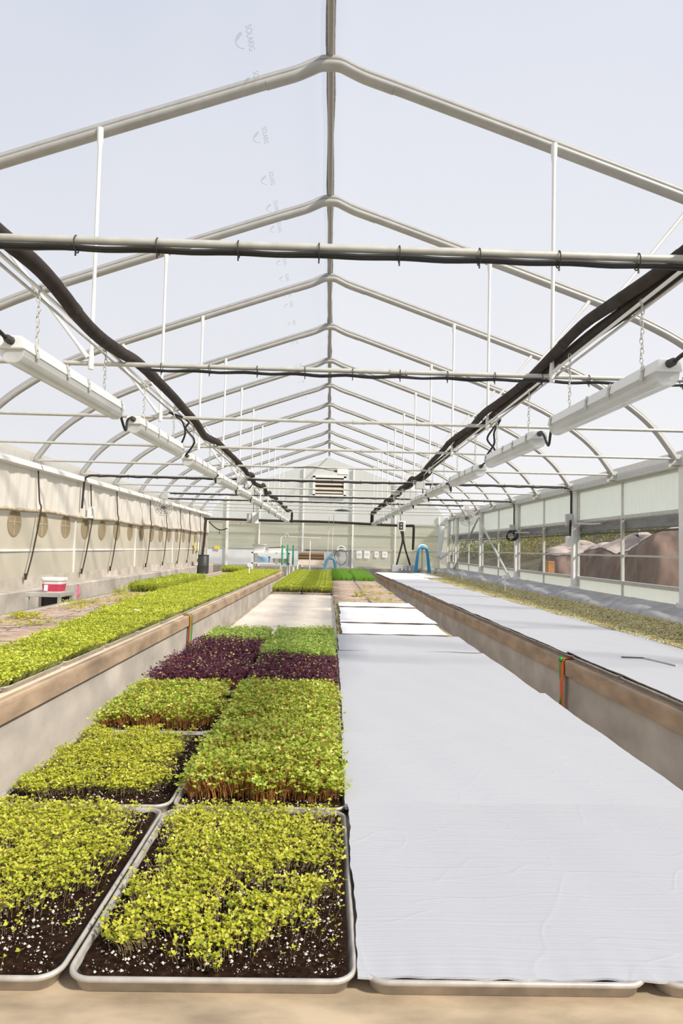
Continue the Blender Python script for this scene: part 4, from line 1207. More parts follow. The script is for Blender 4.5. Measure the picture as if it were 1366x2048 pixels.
# --- boards lying on the pans
def board(label, x0, x1, y0, y1, z, mats, seed, tilt=0.0, th=0.008, nu=40, nv=26, wob=0.006, name='foil_board', rotz=0.0, grp=None, cat='board', fringe=0.0):
    rng = random.Random(seed)
    a = [rng.uniform(0, 6.28) for _ in range(12)]
    w = x1 - x0; l = y1 - y0
    def e(t_, k): return wob * (sin(t_ * 9 + a[k]) * 0.6 + sin(t_ * 27 + a[k + 1]) * 0.3 + sin(t_ * 61 + a[k + 2]) * 0.2)
    def P(u, v, top):
        x = -w / 2 + w * u; y = -l / 2 + l * v
        y += (1 - v) ** 6 * (e(u * w * 2, 0) + fringe * (sin(u * 83 + a[3]) + sin(u * 47 + a[4]))) + v ** 6 * e(u * w * 2 + 3, 3)
        x += (1 - u) ** 6 * e(v * l * 2, 6) + u ** 6 * e(v * l * 2 + 5, 7)
        zz = 0.0022 * sin(x * 7 + a[8]) * sin(y * 5 + a[9]) + tilt * (v - 0.5) + 0.0012 * sin(x * 23 + y * 9 + a[10])
        if fringe: zz += -0.0012 * (1 - v) ** 14 * (1 + sin(u * 75 + a[5]) * sin(u * 31 + a[6]))
        return (x, y, zz + (th if top else 0))
    mb = MB().grid(lambda u, v: P(u, v, True), nu, nv, 0)
    mb.grid(lambda u, v: P(u, v, False), nu, nv, 1, flip=True)
    for k, fn in enumerate((lambda u, v: P(u, 0, v > 0.5), lambda u, v: P(1, u, v > 0.5), lambda u, v: P(1 - u, 1, v > 0.5), lambda u, v: P(0, 1 - u, v > 0.5))):
        mb.grid(fn, nu, 1, 1, smooth=False)
    o = link(name, mb, mats)
    o.location = ((x0 + x1) / 2, (y0 + y1) / 2, z)
    o.rotation_euler.z = rotz
    return tag(o, label, cat, grp)
ZB = BZ + 0.0305
GRPM = 'boards covering the middle bench pans'
board('big crinkled foil board nearest the camera on the middle bench', 0.135, 1.10, 1.046, 1.715, ZB + 0.002, [M['foil'], M['foil']], 1, fringe=0.0010, wob=0.004, tilt=0.010, th=0.0035, nu=160, nv=50, grp=GRPM)
board('second foil board from the camera, its near edge under the first', 0.130, 1.075, 1.700, 2.350, ZB, [M['foil_far'], M['foil_far']], 2, nu=60, wob=0.002, grp=GRPM, tilt=0.010)
board('third foil board from the camera on the middle bench', 0.140, 1.085, 2.338, 3.040, ZB, [M['foil_far'], M['foil_far']], 3, wob=0.002, grp=GRPM, tilt=0.010)
board('fourth foil board, before the thin dark seam', 0.142, 1.075, 3.028, 4.215, ZB, [M['foil_far'], M['foil_far']], 4, wob=0.002, grp=GRPM, tilt=0.004)
board('fifth and narrow grey board just before the white boards', 0.150, 1.065, 4.222, 4.96, ZB + 0.004, [M['foil_far'], M['board_core']], 5, grp=GRPM, tilt=0.004, wob=0.003)
for i, (y0, y1, x0, x1, t_) in enumerate([(4.98, 5.56, 0.185, 0.985, 0.010), (5.60, 6.38, 0.185, 1.02, -0.013), (6.39, 7.10, 0.20, 1.03, 0.004), (7.13, 7.80, 0.195, 1.03, -0.013)]):
    board(['nearest bright white board, touching the grey boards', 'second bright white board on the middle bench', 'third bright white board on the middle bench', 'farthest bright white board, before the brown mats'][i],
          x0, x1, y0, y1, ZB + 0.012 + (0.006 if abs(t_) > 0.011 else 0.0), [M['white_board'], M['board_core']], 20 + i, tilt=t_, th=0.012, nu=24, nv=14, name='white_board', wob=0.004, grp='white boards on the middle bench', rotz=0.008 * (-1) ** i)

# --- right part of the middle bench: cut brown mats, then two blocks of grass
mt = None
for r_ in range(8):
    for c, x in enumerate((C2, C3)):
        y = 8.20 + r_ * 0.668
        lab = ORD[r_] + ' cut brown mat pan past the white boards, ' + ('on the bare bench side' if c == 0 else 'on the right aisle side')
        if mt is None: mt = o = new_tray(lab, x, y, seed=90, near=False, mat_top='cut_mat', group='cut mats on the middle bench', name='cut_mat_pan')
        else: o = copy_tree(mt, (x, y, BZ))
        o['label'] = lab
tuft = greens('tuft', 77, 26, 0.07, 0.022, None, w=0.13, l=0.10, lean=0.9, pairs=3, low=True, hvar=0.5)
low_tuft = greens('low_tuft', 78, 60, 0.016, 0.020, None, w=0.42, l=0.16, lean=1.5, pairs=1, low=True, hvar=0.5)
first_t = {}
def sprig(lab, x, y, z, low, rz, group=None):
    src = low_tuft if low else tuft
    if low not in first_t:
        o = link('sprig', src, [M['stem_pale'], M['leaf_yellow']]); first_t[low] = src
    else:
        o = bpy.data.objects.new('sprig', src); COL.objects.link(o)
    o.location = (x, y, z); o.rotation_euler.z = rz
    return tag(o, lab, 'plant', group, 'stuff' if low else None)
sprig('leftover yellow sprig standing on the brown mats', 0.50, 9.05, BZ + 0.012, False, 0.3)
sprig('low leftover stubble along the back of the brown mats', 0.80, 11.2, BZ + 0.014, True, 0.1)
sprig('low leftover stubble at the right edge of the brown mats', 0.84, 9.6, BZ + 0.014, True, 0.2)
sprig('low leftover stubble in front on the brown mats', 0.72, 8.5, BZ + 0.014, True, -0.2)
gr = None; gmesh = [blades('grass_blades', s_, 3200, 0.10) for s_ in (5, 6)]
for r_ in range(7):
    for c, x in enumerate((C2, C3)):
        y = 13.75 + r_ * 0.668
        lab = ORD[r_] + ' pan of dark green grass at the far end of the middle bench, ' + ('left' if c == 0 else 'right') + ' one'
        if gr is None: gr = o = new_tray(lab, x, y, seed=91, near=False, green=gmesh[0], gm=[M['stem_green'], M['leaf_grass']], group='dark grass pans at the bench end', gname='grass')
        else: o = copy_tree(gr, (x, y, BZ))
        o['label'] = lab
# --- left part of the middle bench: yellow green block
peas = [greens('pea_shoots', 30 + s_, 1500, 0.105, 0.020, None, low=True, pairs=3, lean=0.35, aspect=0.6, up=0.7, stem_r=0.0013, overhang=0.02) for s_ in range(2)]
yl = None
for r_ in range(11):
    for c, x in enumerate((C0, C1)):
        y = 9.95 + r_ * 0.668
        lab = ORD[r_] + ' pan of yellow green shoots past the bare bench, ' + ('left aisle side' if c == 0 else 'ridge side')
        if yl is None: yl = o = new_tray(lab, x + 0.01, y, seed=92, near=False, green=greens('shoots', 33, 3000, 0.075, 0.016, None, low=True, pairs=2, up=0.8, aspect=0.55), gm=[M['stem_pale'], M['leaf_pea']], group='yellow green pans past the bare bench', gname='shoots')
        else: o = copy_tree(yl, (x + 0.01, y, BZ))
        o['label'] = lab

# --- left bench
lb_var = [greens('shoots', 40 + s_, 2700, 0.050, 0.0150, None, low=True, hvar=0.16, aspect=0.62, up=0.5, overhang=0.03, lean=0.4, w=PW - 0.03, l=PL - 0.02) for s_ in range(3)]
lbp = []
GL = 'green pans along the inner edge of the left bench'
for r_ in range(24):
    y = 2.02 + r_ * 0.664
    x, yy = onL(-1.62, y)
    lab = ORD[r_] + ' pan of bright green shoots from the camera along the left bench edge'
    if r_ < 3:
        o = new_tray(lab, x, yy, seed=100 + r_, near=True, green=lb_var[r_], gm=[M['stem_green'], M['leaf_bench']], group=GL, rotz=SKL, gname='shoots')
        lbp.append(o)
    else:
        o = copy_tree(lbp[r_ % 3], (x, yy, BZ), SKL + (pi if r_ % 2 else 0))
    o['label'] = lab
# second column: partly cut, the uncut strip widens away from the camera
def strip(frac, seed):
    def mk(rng, x, y):
        e = (vnoise(rng, x, y, 12) - 0.5) * 0.05
        return (x + e > PW / 2 - 0.03 - frac * (PW - 0.06)).astype(float)
    return greens('shoots', seed, int(2700 * frac), 0.050, 0.0150, mk, low=True, hvar=0.16, aspect=0.62, up=0.5, overhang=0.02, lean=0.4)
for r_ in range(24):
    y = 2.02 + r_ * 0.664
    frac = min(1.0, max(0.0, (y - 3.9) / 4.2 * 0.9))
    x, yy = onL(-1.62 - 0.462, y)
    if y < 3.9:
        if r_ == 0: cm0 = o = new_tray('', x, yy, seed=130, near=False, mat_top='cut_mat', rotz=SKL, name='cut_mat_pan')
        else: o = copy_tree(cm0, (x, yy, BZ))
        o['label'] = ORD[r_] + ' cut brown mat pan beside the green row on the left bench'
        o['group'] = 'cut mats on the left bench'
        continue
    lab = ORD[r_] + ' pan of the second left bench row' + (', part green part cut' if frac < 0.9 else ', all green')
    if frac < 1.0 or r_ == 10:
        o = new_tray(lab, x, yy, seed=140 + r_, near=False, mat_top='cut_mat' if frac < 1 else None, green=strip(frac, 150 + r_), gm=[M['stem_green'], M['leaf_bench']], rotz=SKL, gname='shoots')
        full = o
    else: o = copy_tree(full, (x, yy, BZ), SKL)
    o['label'] = lab; o['group'] = 'second row of pans on the left bench'
# third column: cut mats, a block of tall pea shoots, mats again, peas again
pe0 = None
for r_ in range(24):
    y = 2.02 + r_ * 0.664
    x, yy = onL(-1.62 - 0.924, y)
    pea = 9.0 < y < 12.0 or y > 16.2
    if pea:
        lab = ORD[r_] + ' third row pan on the left bench, tall pea shoots'
        if pe0 is None: pe0 = o = new_tray(lab, x, yy, seed=160, near=False, green=peas[0], gm=[M['stem_green'], M['leaf_pea']], rotz=SKL, gname='pea_shoots', name='pea_shoot_pan')
        else: o = copy_tree(pe0, (x, yy, BZ), SKL)
        o['group'] = 'pea shoot pans on the left bench'
    else:
        lab = ORD[r_] + ' third row pan on the left bench, cut bare mat'
        o = copy_tree(cm0, (x, yy, BZ), SKL)
        o['group'] = 'cut mats on the left bench'
    o['label'] = lab
# peas at the wall side of the first block: pans turned across
for i in range(3):
    x, yy = onL(-2.885, 8.62 + 0.664 * (i + 1)); 
rr = random.Random(31)
for i in range(16):
    y = rr.uniform(4.2, 8.6); x, yy = onL(rr.uniform(-2.75, -2.15), y)
    sprig('scattered low yellow sprig left on the cut mats of the left bench', x, yy, BZ + 0.014, i != 5, rr.uniform(0.8, 2.2), 'leftover sprigs on the left bench mats')
# --- right bench: boards over pans, sprouting pans along the outside
rb0 = None
for r_ in range(25):
    y = 1.95 + r_ * 0.664
    x, yy = onR(RB[0] + 0.03 + PW / 2, y)
    lab = ORD[r_] + ' pan rim from the camera showing under the right bench boards'
    if rb0 is None: rb0 = o = new_tray(lab, x, yy, seed=170, near=True, group='pans under the right bench boards', rotz=SKR)
    else: o = copy_tree(rb0, (x, yy, BZ), SKR)
    o['label'] = lab
    x, yy = onR(RB[0] + 0.03 + PW * 1.5 + 0.006, y)
sd = [greens('sprouts', 80 + s_, 4600, 0.020, 0.0100, None, low=True, hvar=0.3, lean=0.6, up=0.35, stem_r=0.001, overhang=0.02, w=PW - 0.02, l=PL - 0.01) for s_ in range(2)]
sdp = {}
ys = 3.2
for r_ in range(24):
    y = ys + r_ * 0.664
    if y > 18.3: break
    for c in range(2):
        dark = y > 12.6
        if y > 15.2 and c == 0: continue
        x, yy = onR(2.83 + PW / 2 + c * 0.462 - 0.165, y)
        lab = ORD[r_] + ' pan of ' + ('dark green' if dark else 'yellowish') + ' sprouts on the right bench, ' + ('wall' if c else 'inner') + ' column'
        key = (dark, c)
        if key not in sdp:
            o = new_tray(lab, x, yy, seed=175, near=False, green=(sd[c] if not dark else sd[c].copy()), gm=([M['stem_pale'], M['leaf_seed']] if not dark else None) or [M['stem_green'], M['leaf_seed_dark']], rotz=SKR, gname='sprouts')
            if dark:
                pass
            sdp[key] = o
        else: o = copy_tree(sdp[key], (x, yy, BZ), SKR + (pi if r_ % 2 else 0))
        o['label'] = lab; o['group'] = 'sprout pans on the right bench'
bnd = [1.3, 2.55, 3.10, 4.36, 5.6, 6.85, 8.1, 9.35, 10.6, 11.85, 13.1, 14.4]
for i in range(len(bnd) - 1):
    y0, y1 = bnd[i], bnd[i + 1]
    x, yy = onR(2.235, (y0 + y1) / 2)
    o = board(ORD[i] + ' silver board from the camera along the right bench', 1.745, 2.75 + 0.015 * sin(i * 2.4), y0 - 0.004, y1 + 0.004, ZB + 0.001, [M['foil_far'], M['board_core']], 40 + i, nu=30, nv=30, wob=0.004, tilt=0.006, grp='silver boards on the right bench', name='silver_board')
    o.location = (x, yy, ZB + 0.001); o.rotation_euler.z = SKR
for i, (y0, y1, x0, x1) in enumerate([(14.42, 16.4, 1.72, 2.62), (16.42, 18.4, 1.72, 2.62), (15.3, 18.4, 2.64, 3.2)]):
    x, yy = onR((x0 + x1) / 2, (y0 + y1) / 2)
    o = board(['nearer white board at the far end of the right bench', 'farthest white board on the right bench by the aisle', 'white board at the far end of the right bench, wall side'][i], x0, x1, y0, y1, ZB + 0.001, [M['white_board'], M['board_core']], 60 + i, nu=12, nv=16, wob=0.006, name='white_board', grp='white boards at the right bench end')
    o.location = (x, yy, ZB + 0.001 + (0.0 if i < 2 else 0.0)); o.rotation_euler.z = SKR
g = thing('hand_tool', 'thin steel hand tool lying on the right bench boards', 'tool', (2.05, 4.05, ZB + 0.012))
link('blade', MB().box((2.00, 4.12, ZB + 0.018), (0.14, 0.02, 0.004), Matrix.Rotation(-0.15, 3, 'Z')), M['dark_grey'], g)
link('handle', MB().tube([(2.06, 4.10, ZB + 0.018), (2.13, 3.85, ZB + 0.018)], 0.006, 6), M['galv'], g)

# ribbons tied on the bench lips
def ribbon(label, x, y, s_, parts, zt=BZ + 0.004):
    root = thing('ribbon', label, 'ribbon', (x, y, zt - 0.44))
    for nm, mt_, dy, z1, w_ in parts:
        P = []
        mb = MB()
        x_ = x + s_ * 0.008
        z_top = zt
        n = 8
        L_ = [(x - s_ * 0.06, y + dy, zt + 0.003), (x - s_ * 0.005, y + dy, zt + 0.004), (x_ , y + dy, zt - 0.015)] + [(x_ + s_ * 0.003 * sin(i), y + dy + 0.008 * sin(i * 0.8 + dy * 90), zt - 0.015 - (z1 - 0.015) * (i + 1) / n) for i in range(n)]
        v = []
        for p in L_: v += [(p[0], p[1] - w_ / 2, p[2]), (p[0], p[1] + w_ / 2, p[2])]
        mb.add(v, [(2 * i, 2 * i + 1, 2 * i + 3, 2 * i + 2) for i in range(len(L_) - 1)], 0, True)
        o = link(nm, mb, M[mt_], root)
        s2 = o.modifiers.new('solid', 'SOLIDIFY'); s2.thickness = 0.0015; s2.offset = 1
    return root
x, y = onL(LB[1], 6.52); ribbon('orange and green ribbon tied on the left bench, the nearer one', x, y, 1, [('orange_strip', 'orange', -0.05, 0.38, 0.05), ('green_strip', 'green_ribbon', 0.012, 0.46, 0.06)])
x, y = onL(LB[1], 16.3); ribbon('orange ribbon tied near the far end of the left bench', x, y, 1, [('orange_strip', 'orange', 0.0, 0.45, 0.055)])
x, y = onR(RB[0], 4.32); rb = ribbon('orange and green ribbon tied on the right bench, the nearer one', x, y, -1, [('orange_strip', 'orange', -0.020, 0.40, 0.03), ('green_strip', 'green_ribbon', 0.018, 0.31, 0.028), ('lower_strip', 'orange', 0.0, 0.42, 0.03)])
link('knot', MB().lathe((x - 0.014, y, BZ - 0.002), [(0, -0.02), (0.014, -0.012), (0.016, 0), (0.012, 0.012), (0, 0.018)], 8), M['green_ribbon'], rb)
x, y = onR(RB[0], 14.9); ribbon('orange ribbon tied near the far end of the right bench', x, y, -1, [('orange_strip', 'orange', 0.0, 0.45, 0.055)])

# plant tags and small bits on the greens
def plant_tag(label, x, y, z, h, w_):
    g = thing('plant_tag', label, 'plant label', (x, y, z))
    link('stick', MB().box((x, y, z + h / 2), (0.022, 0.006, h)), M['seed_tag'], g)
    link('card', MB().box((x, y - 0.005, z + h), (w_, 0.004, 0.075)), M['seed_tag'], g)
    link('writing', MB().box((x, y - 0.0085, z + h + 0.012), (w_ * 0.6, 0.002, 0.010)).box((x, y - 0.0085, z + h - 0.012), (w_ * 0.5, 0.002, 0.008)), M['pale_blue'], g)
x, y = onL(-1.83, 14.6); plant_tag('white plant label on a stick among the left bench shoots', x, y, BZ + 0.02, 0.25, 0.09)
x, y = onR(3.18, 10.75); plant_tag('white plant label on a stick at the sprouts of the right bench', x, y, BZ + 0.02, 0.27, 0.11)
x, y = onR(3.40, 14.9); plant_tag('small white plant label at the far dark sprouts, right bench', x, y, BZ + 0.02, 0.2, 0.06)
x, y = onL(-1.70, 6.05)
solo('paper_slip', MB().box((x, y, BZ + 0.078), (0.10, 0.045, 0.003), Matrix.Rotation(0.2, 3, 'Y')), M['paper'], 'white paper slip lying on the left bench shoots', 'paper', (x, y, BZ + 0.076))
g = thing('scissors', 'small dark handled scissors lying on the yellow green shoots', 'scissors', (-0.34, 12.2, BZ + 0.105))
link('blade', MB().box((-0.29, 12.1, BZ + 0.108), (0.14, 0.02, 0.004), Matrix.Rotation(-0.5, 3, 'Z')), M['galv'], g)
for d in (-0.03, 0.03): link('handle', MB().torus((-0.40, 12.2 + d, BZ + 0.108), 0.035, 0.009, None, 12, 6), M['dark_grey'], g)

# ------------------------------------------------------------------ table with bucket by the left wall
TX, TY = -3.33, 8.12
g = thing('steel_table', 'small steel side table between left bench and wall', 'table', (TX, TY, 0))
link('table_top', MB().box((TX, TY, 0.858), (0.42, 0.40, 0.049)), M['galv'], g, bev=0.004)
for dx in (-0.19, 0.19):
    for dy in (-0.18, 0.18): link('leg', MB().box((TX + dx, TY + dy, 0.4165), (0.035, 0.035, 0.833)), M['galv'], g)
link('lower_shelf', MB().box((TX, TY, 0.55), (0.40, 0.36, 0.02)), M['dark_grey'], g)
link('back_panel', MB().box((TX, TY + 0.19, 0.69), (0.37, 0.01, 0.27)), M['dark_grey'], g)
def rr_loft(c, prof, seg=4):
    v = []; f = []
    for w_, l_, r_, z in prof:
        for p in rrect(w_, l_, r_, seg): v.append((c[0] + p[0], c[1] + p[1], c[2] + z))
    n = 4 * (seg + 1)
    for k in range(len(prof) - 1):
        for j in range(n): f.append((k * n + j, k * n + (j + 1) % n, (k + 1) * n + (j + 1) % n, (k + 1) * n + j))
    return MB().add(v, f, 0, True).add(v[:n], [tuple(reversed(range(n)))]).add(v[-n:], [tuple(range(n))])
bz = 0.8825
g = thing('bucket', 'white tub with a wide red band standing on the steel side table', 'tub', (TX + 0.045, TY, bz))
link('tub_body', rr_loft((TX + 0.045, TY, bz), [(0.215, 0.18, 0.04, 0), (0.236, 0.20, 0.045, 0.10), (0.25, 0.215, 0.05, 0.165)]), M['white_plastic'], g)
link('red_band', rr_loft((TX + 0.045, TY, bz), [(0.222, 0.187, 0.042, 0.012), (0.241, 0.206, 0.047, 0.100)]), M['red_label'], g)
link('lid', rr_loft((TX + 0.045, TY, bz), [(0.268, 0.23, 0.055, 0.142), (0.272, 0.235, 0.055, 0.168), (0.26, 0.22, 0.05, 0.176)]), M['white_plastic'], g, bev=0.003)
link('sticker', MB().box((TX - 0.01, TY - 0.105, bz + 0.055), (0.045, 0.006, 0.07), Matrix.Rotation(-0.10, 3, 'X')), M['paper'], g)
P = [(TX + 0.225, TY + 0.30, 0.96), (TX + 0.245, TY + 0.28, 0.92), (TX + 0.23, TY + 0.27, 0.88), (TX + 0.25, TY + 0.26, 0.84), (TX + 0.24, TY + 0.26, 0.79)]
mbb = MB(); v = []
for p in P: v += [(p[0] - 0.018, p[1], p[2]), (p[0] + 0.018, p[1], p[2])]
mbb.add(v, [(2 * i, 2 * i + 1, 2 * i + 3, 2 * i + 2) for i in range(4)])
o = solo('ribbon', mbb, M['pink'], 'pink ribbon hanging at the corner of the steel side table', 'ribbon', P[-1])
s2 = o.modifiers.new('solid', 'SOLIDIFY'); s2.thickness = 0.002
solo('stake', MB().tube([(TX + 0.237, TY + 0.285, 0.0), (TX + 0.237, TY + 0.285, 0.97)], 0.006, 6), M['galv'], 'thin stake carrying the pink ribbon beside the steel table', 'stake', (TX + 0.237, TY + 0.285, 0))

# ------------------------------------------------------------------ work area at the end wall
SX, SY = -1.73, 20.5
g = thing('steel_shelf', 'white steel shelf unit at the end wall behind the left bench', 'shelf', (SX, SY, 0))
for dx in (-0.56, 0.56):
    for dy in (-0.2, 0.2): link('leg', MB().box((SX + dx, SY + dy, 0.66), (0.06, 0.05, 1.32)), M['white_metal'], g)
for z in (1.30, 0.98, 0.55): link('shelf_board', MB().box((SX, SY, z), (1.18, 0.45, 0.035)), M['white_metal'], g)
solo('white_tub', rr_loft((-2.10, SY, 1.318), [(0.34, 0.30, 0.04, 0), (0.39, 0.35, 0.05, 0.22), (0.42, 0.38, 0.05, 0.225), (0.42, 0.38, 0.05, 0.25)]), M['white_plastic'], 'large white tub on top of the shelf unit', 'tub', (-2.10, SY, 1.318))
solo('white_crate', rr_loft((-1.56, SY, 1.318), [(0.50, 0.30, 0.03, 0), (0.54, 0.33, 0.03, 0.13)]), M['white_plastic'], 'low white crate on top of the shelf unit', 'crate', (-1.56, SY, 1.318))
solo('hand_rake', MB().tube([(-1.75, SY - 0.1, 1.455), (-1.30, SY - 0.12, 1.50)], 0.016, 6).box((-1.76, SY - 0.1, 1.44), (0.10, 0.05, 0.07)), M['dark_grey'], 'black handled tool lying across the low white crate', 'tool', (-1.5, SY - 0.1, 1.448))
solo('blue_tub', MB().lathe((-1.95, SY, 0.9975), [(0.0, 0), (0.17, 0), (0.20, 0.17), (0.205, 0.19), (0.19, 0.185), (0.0, 0.18)], 20), M['pale_blue'], 'pale blue round tub on the middle shelf', 'tub', (-1.95, SY, 0.9975))
solo('wire_basket', rr_loft((-1.45, SY, 0.9975), [(0.40, 0.28, 0.03, 0), (0.44, 0.32, 0.03, 0.13)]), M['louver'], 'brownish tray basket on the middle shelf', 'basket', (-1.45, SY, 0.9975))
for i, x in enumerate((-1.36, -1.20, -1.03)):
    gg = thing('stake', ['leftmost', 'middle', 'rightmost'][i] + ' of three green topped stakes beside the shelf unit', 'stake', (x, SY - 0.36 + 0.02 * i, 0), 'green topped stakes')
    link('shaft', MB().tube([(x, SY - 0.36 + 0.02 * i, 0), (x, SY - 0.36 + 0.02 * i, 1.0)], 0.014, 8), M['white_metal'], gg)
    link('green_top', MB().tube([(x, SY - 0.36 + 0.02 * i, 0.95), (x, SY - 0.36 + 0.02 * i, 1.56)], 0.024, 8), M['green_stake'], gg)
# tall thin frame behind the shelf
g = thing('pipe_frame', 'thin white pipe frame with a pulley behind the shelf unit', 'frame', (-1.05, 21.4, 0))
link('frame_tube', MB().tube([(-1.50, 21.4, 0), (-1.50, 21.4, Z0 + 0.30), (-1.40, 21.4, Z0 + 0.36)], 0.018, 8).tube([(-0.55, 21.4, 0), (-0.55, 21.4, Z0 + 0.22)], 0.018, 8), M['white_metal'], g)
link('cross_tube', MB().tube([(-1.44, 21.4, Z0 + 0.34), (-0.20, 21.4, Z0 + 0.31)], 0.010, 8), M['white_metal'], g)
link('pulley', MB().torus((-1.32, 21.36, Z0 + 0.37), 0.06, 0.014, Matrix.Rotation(pi / 2, 3, 'X'), 16, 6), M['galv'], g)
link('clamp', MB().box((-0.62, 21.36, Z0 - 0.09), (0.14, 0.05, 0.05)), M['dark_grey'], g)
# stand with a tilted stack of brown boards
BX, BY = -0.52, 22.2
g = thing('board_stand', 'white stand holding the tilted stack of brown boards', 'stand', (BX, BY, 0))
for dx in (-0.44, 0.44):
    link('leg', MB().tube([(BX + dx, BY + 0.25, 0), (BX + dx, BY + 0.25, 1.30)], 0.02, 8), M['white_metal'], g)
    link('front_leg', MB().tube([(BX + dx - 0.06, BY - 0.35, 0), (BX + dx, BY - 0.25, 0.92), (BX + dx, BY - 0.20, 0.98)], 0.024, 8), M['white_metal'], g)
    link('rest', MB().box((BX + dx, BY, 0.97), (0.05, 0.60, 0.03)), M['white_metal'], g)
link('tray_panel', MB().box((BX, BY - 0.02, 1.05), (0.86, 0.40, 0.03), Matrix.Rotation(0.12, 3, 'X')), M['louver'], g)
link('front_panel', MB().box((BX, BY - 0.22, 1.00), (0.88, 0.02, 0.17)), M['bench_top'], g)
Rx = Matrix.Rotation(0.12, 3, 'X')
for i in range(8):
    c = Vector((BX + 0.008 * ((i * 7) % 3 - 1), BY - 0.02, 1.05)) + Rx @ Vector((0, 0.014 * (i % 3), 0.032 + 0.033 * i))
    solo('brown_board', MB().box(tuple(c), (0.84 + 0.02 * (i % 2), 0.40, 0.027), Rx), M['brown_board'], ORD[i] + ' brown board from the bottom of the tilted stack', 'board', tuple(c), 'brown boards in the tilted stack')
solo('white_foot_pipe', MB().tube(crom([(-0.98, 19.6, 0.9), (-1.0, 19.6, 0.55), (-0.99, 19.6, 0.02)], 4), 0.035, 8), M['white_metal'], 'white upright pipe beside the far end of the middle bench', 'pipe', (-0.99, 19.6, 0.0))

# hoses on holders
def hose_holder(label, x, y, z):
    g = thing('hose_holder', label, 'hose holder', (x, y, z))
    P = [(x + 0.15 * cos(a), y, z + 0.15 * sin(a) * 0.9) for a in np.linspace(-0.25, pi + 0.25, 16)]
    link('arch', MB().tube(P, 0.028, 8), M['white_plastic'], g)
    link('cross_bar', MB().tube([(x - 0.145, y, z - 0.02), (x - 0.05, y, z + 0.03), (x + 0.05, y, z + 0.03), (x + 0.145, y, z - 0.02)], 0.022, 8), M['white_plastic'], g)
    link('wall_plate', MB().box((x, y + 0.04, z + 0.05), (0.10, 0.06, 0.12)), M['louver'], g)
hx, hy, hz = 0.52, YEND - 0.12, Z0 - 0.06
hose_holder('white hose holder on the end wall with thin dark loop', hx, hy, hz)
solo('thin_hose', MB().tube(crom([(hx - 0.14, hy - 0.03, hz - 0.02), (hx - 0.24, hy - 0.03, hz - 0.25), (hx - 0.10, hy - 0.03, hz - 0.52), (hx + 0.08, hy - 0.03, hz - 0.55), (hx + 0.22, hy - 0.03, hz - 0.35), (hx + 0.20, hy - 0.03, hz - 0.15), (hx + 0.14, hy - 0.03, hz - 0.02)], 5), 0.012, 6), M['dark_grey'], 'thin dark hose loop hanging from the end wall holder', 'hose', (hx, hy, hz - 0.5))
hx, hy, hz = 3.22, 22.0, Z0 + 0.04
hose_holder('white hose holder over the bright blue hose, right side', hx, hy, hz)
solo('holder_post', MB().tube([(hx, hy + 0.08, 0), (hx, hy + 0.08, hz + 0.1)], 0.02, 8), M['galv'], 'thin post carrying the right hose holder', 'post', (hx, hy + 0.08, 0))
def hose_loops(label, x, y, z, w_, dz, mt_, r_):
    g = thing('garden_hose', label, 'hose', (x, y, z - dz))
    for i in range(4):
        o_ = 0.026 * (i - 1.5)
        P = [(x - w_ - 0.04 + o_, y - 0.04 - 0.01 * i, z - dz), (x - w_ + o_ * 0.8, y - 0.03 - 0.01 * i, z - dz * 0.5), (x - w_ * 0.75 + o_ * 0.6, y - 0.03 - 0.01 * i, z - dz * 0.08), (x - w_ * 0.3, y - 0.03 - 0.01 * i, z + 0.06 - o_ * 0.5), (x + w_ * 0.3, y - 0.03 - 0.01 * i, z + 0.06 - o_ * 0.5), (x + w_ * 0.75 + o_ * 0.6, y - 0.03 - 0.01 * i, z - dz * 0.08), (x + w_ + o_ * 0.8, y - 0.03 - 0.01 * i, z - dz * 0.5), (x + w_ + 0.04 + o_, y - 0.04 - 0.01 * i, z - dz)]
        link('hose_loop', MB().tube(crom(P, 5), r_, 7), M[mt_], g)
    return g
hose_loops('bright blue hose draped over the right holder', hx, hy, hz, 0.19, 0.80, 'blue_hose', 0.019)
HX2, HY2 = 0.12, 19.3
hose_loops('pale blue hose hanging from the double chain', HX2, HY2, Z0 - 0.33, 0.15, 0.45, 'faded_hose', 0.022)
g = thing('pulley_chain', 'white double chain hanging from the roof to the pale blue hose', 'chain', (HX2 + 0.03, HY2, Z0 - 0.25))
for dx in (0.0, 0.125):
    m_ = MB()
    for i in range(56):
        z = Z0 + 1.10 - i * 0.024
        if z < Z0 - 0.2: break
        m_.torus((0.06 + dx - 0.0004 * i, HY2, z), 0.015, 0.0045, Matrix.Rotation(pi / 2, 3, 'Y' if i % 2 else 'X'), 6, 3, sc=(1, 0.6) if i % 2 else (0.6, 1))
    link('chain', m_, M['white_metal'], g)
link('top_bar', MB().tube([(-0.03, HY2, Z0 + 1.12), (0.30, HY2, Z0 + 1.12)], 0.018, 8).box((-0.03, HY2, Z0 + 1.14), (0.03, 0.05, 0.09)), M['galv'], g)
link('hook', MB().torus((HX2 + 0.01, HY2, Z0 - 0.28), 0.06, 0.012, Matrix.Rotation(pi / 2, 3, 'X'), 14, 6), M['dark_grey'], g)
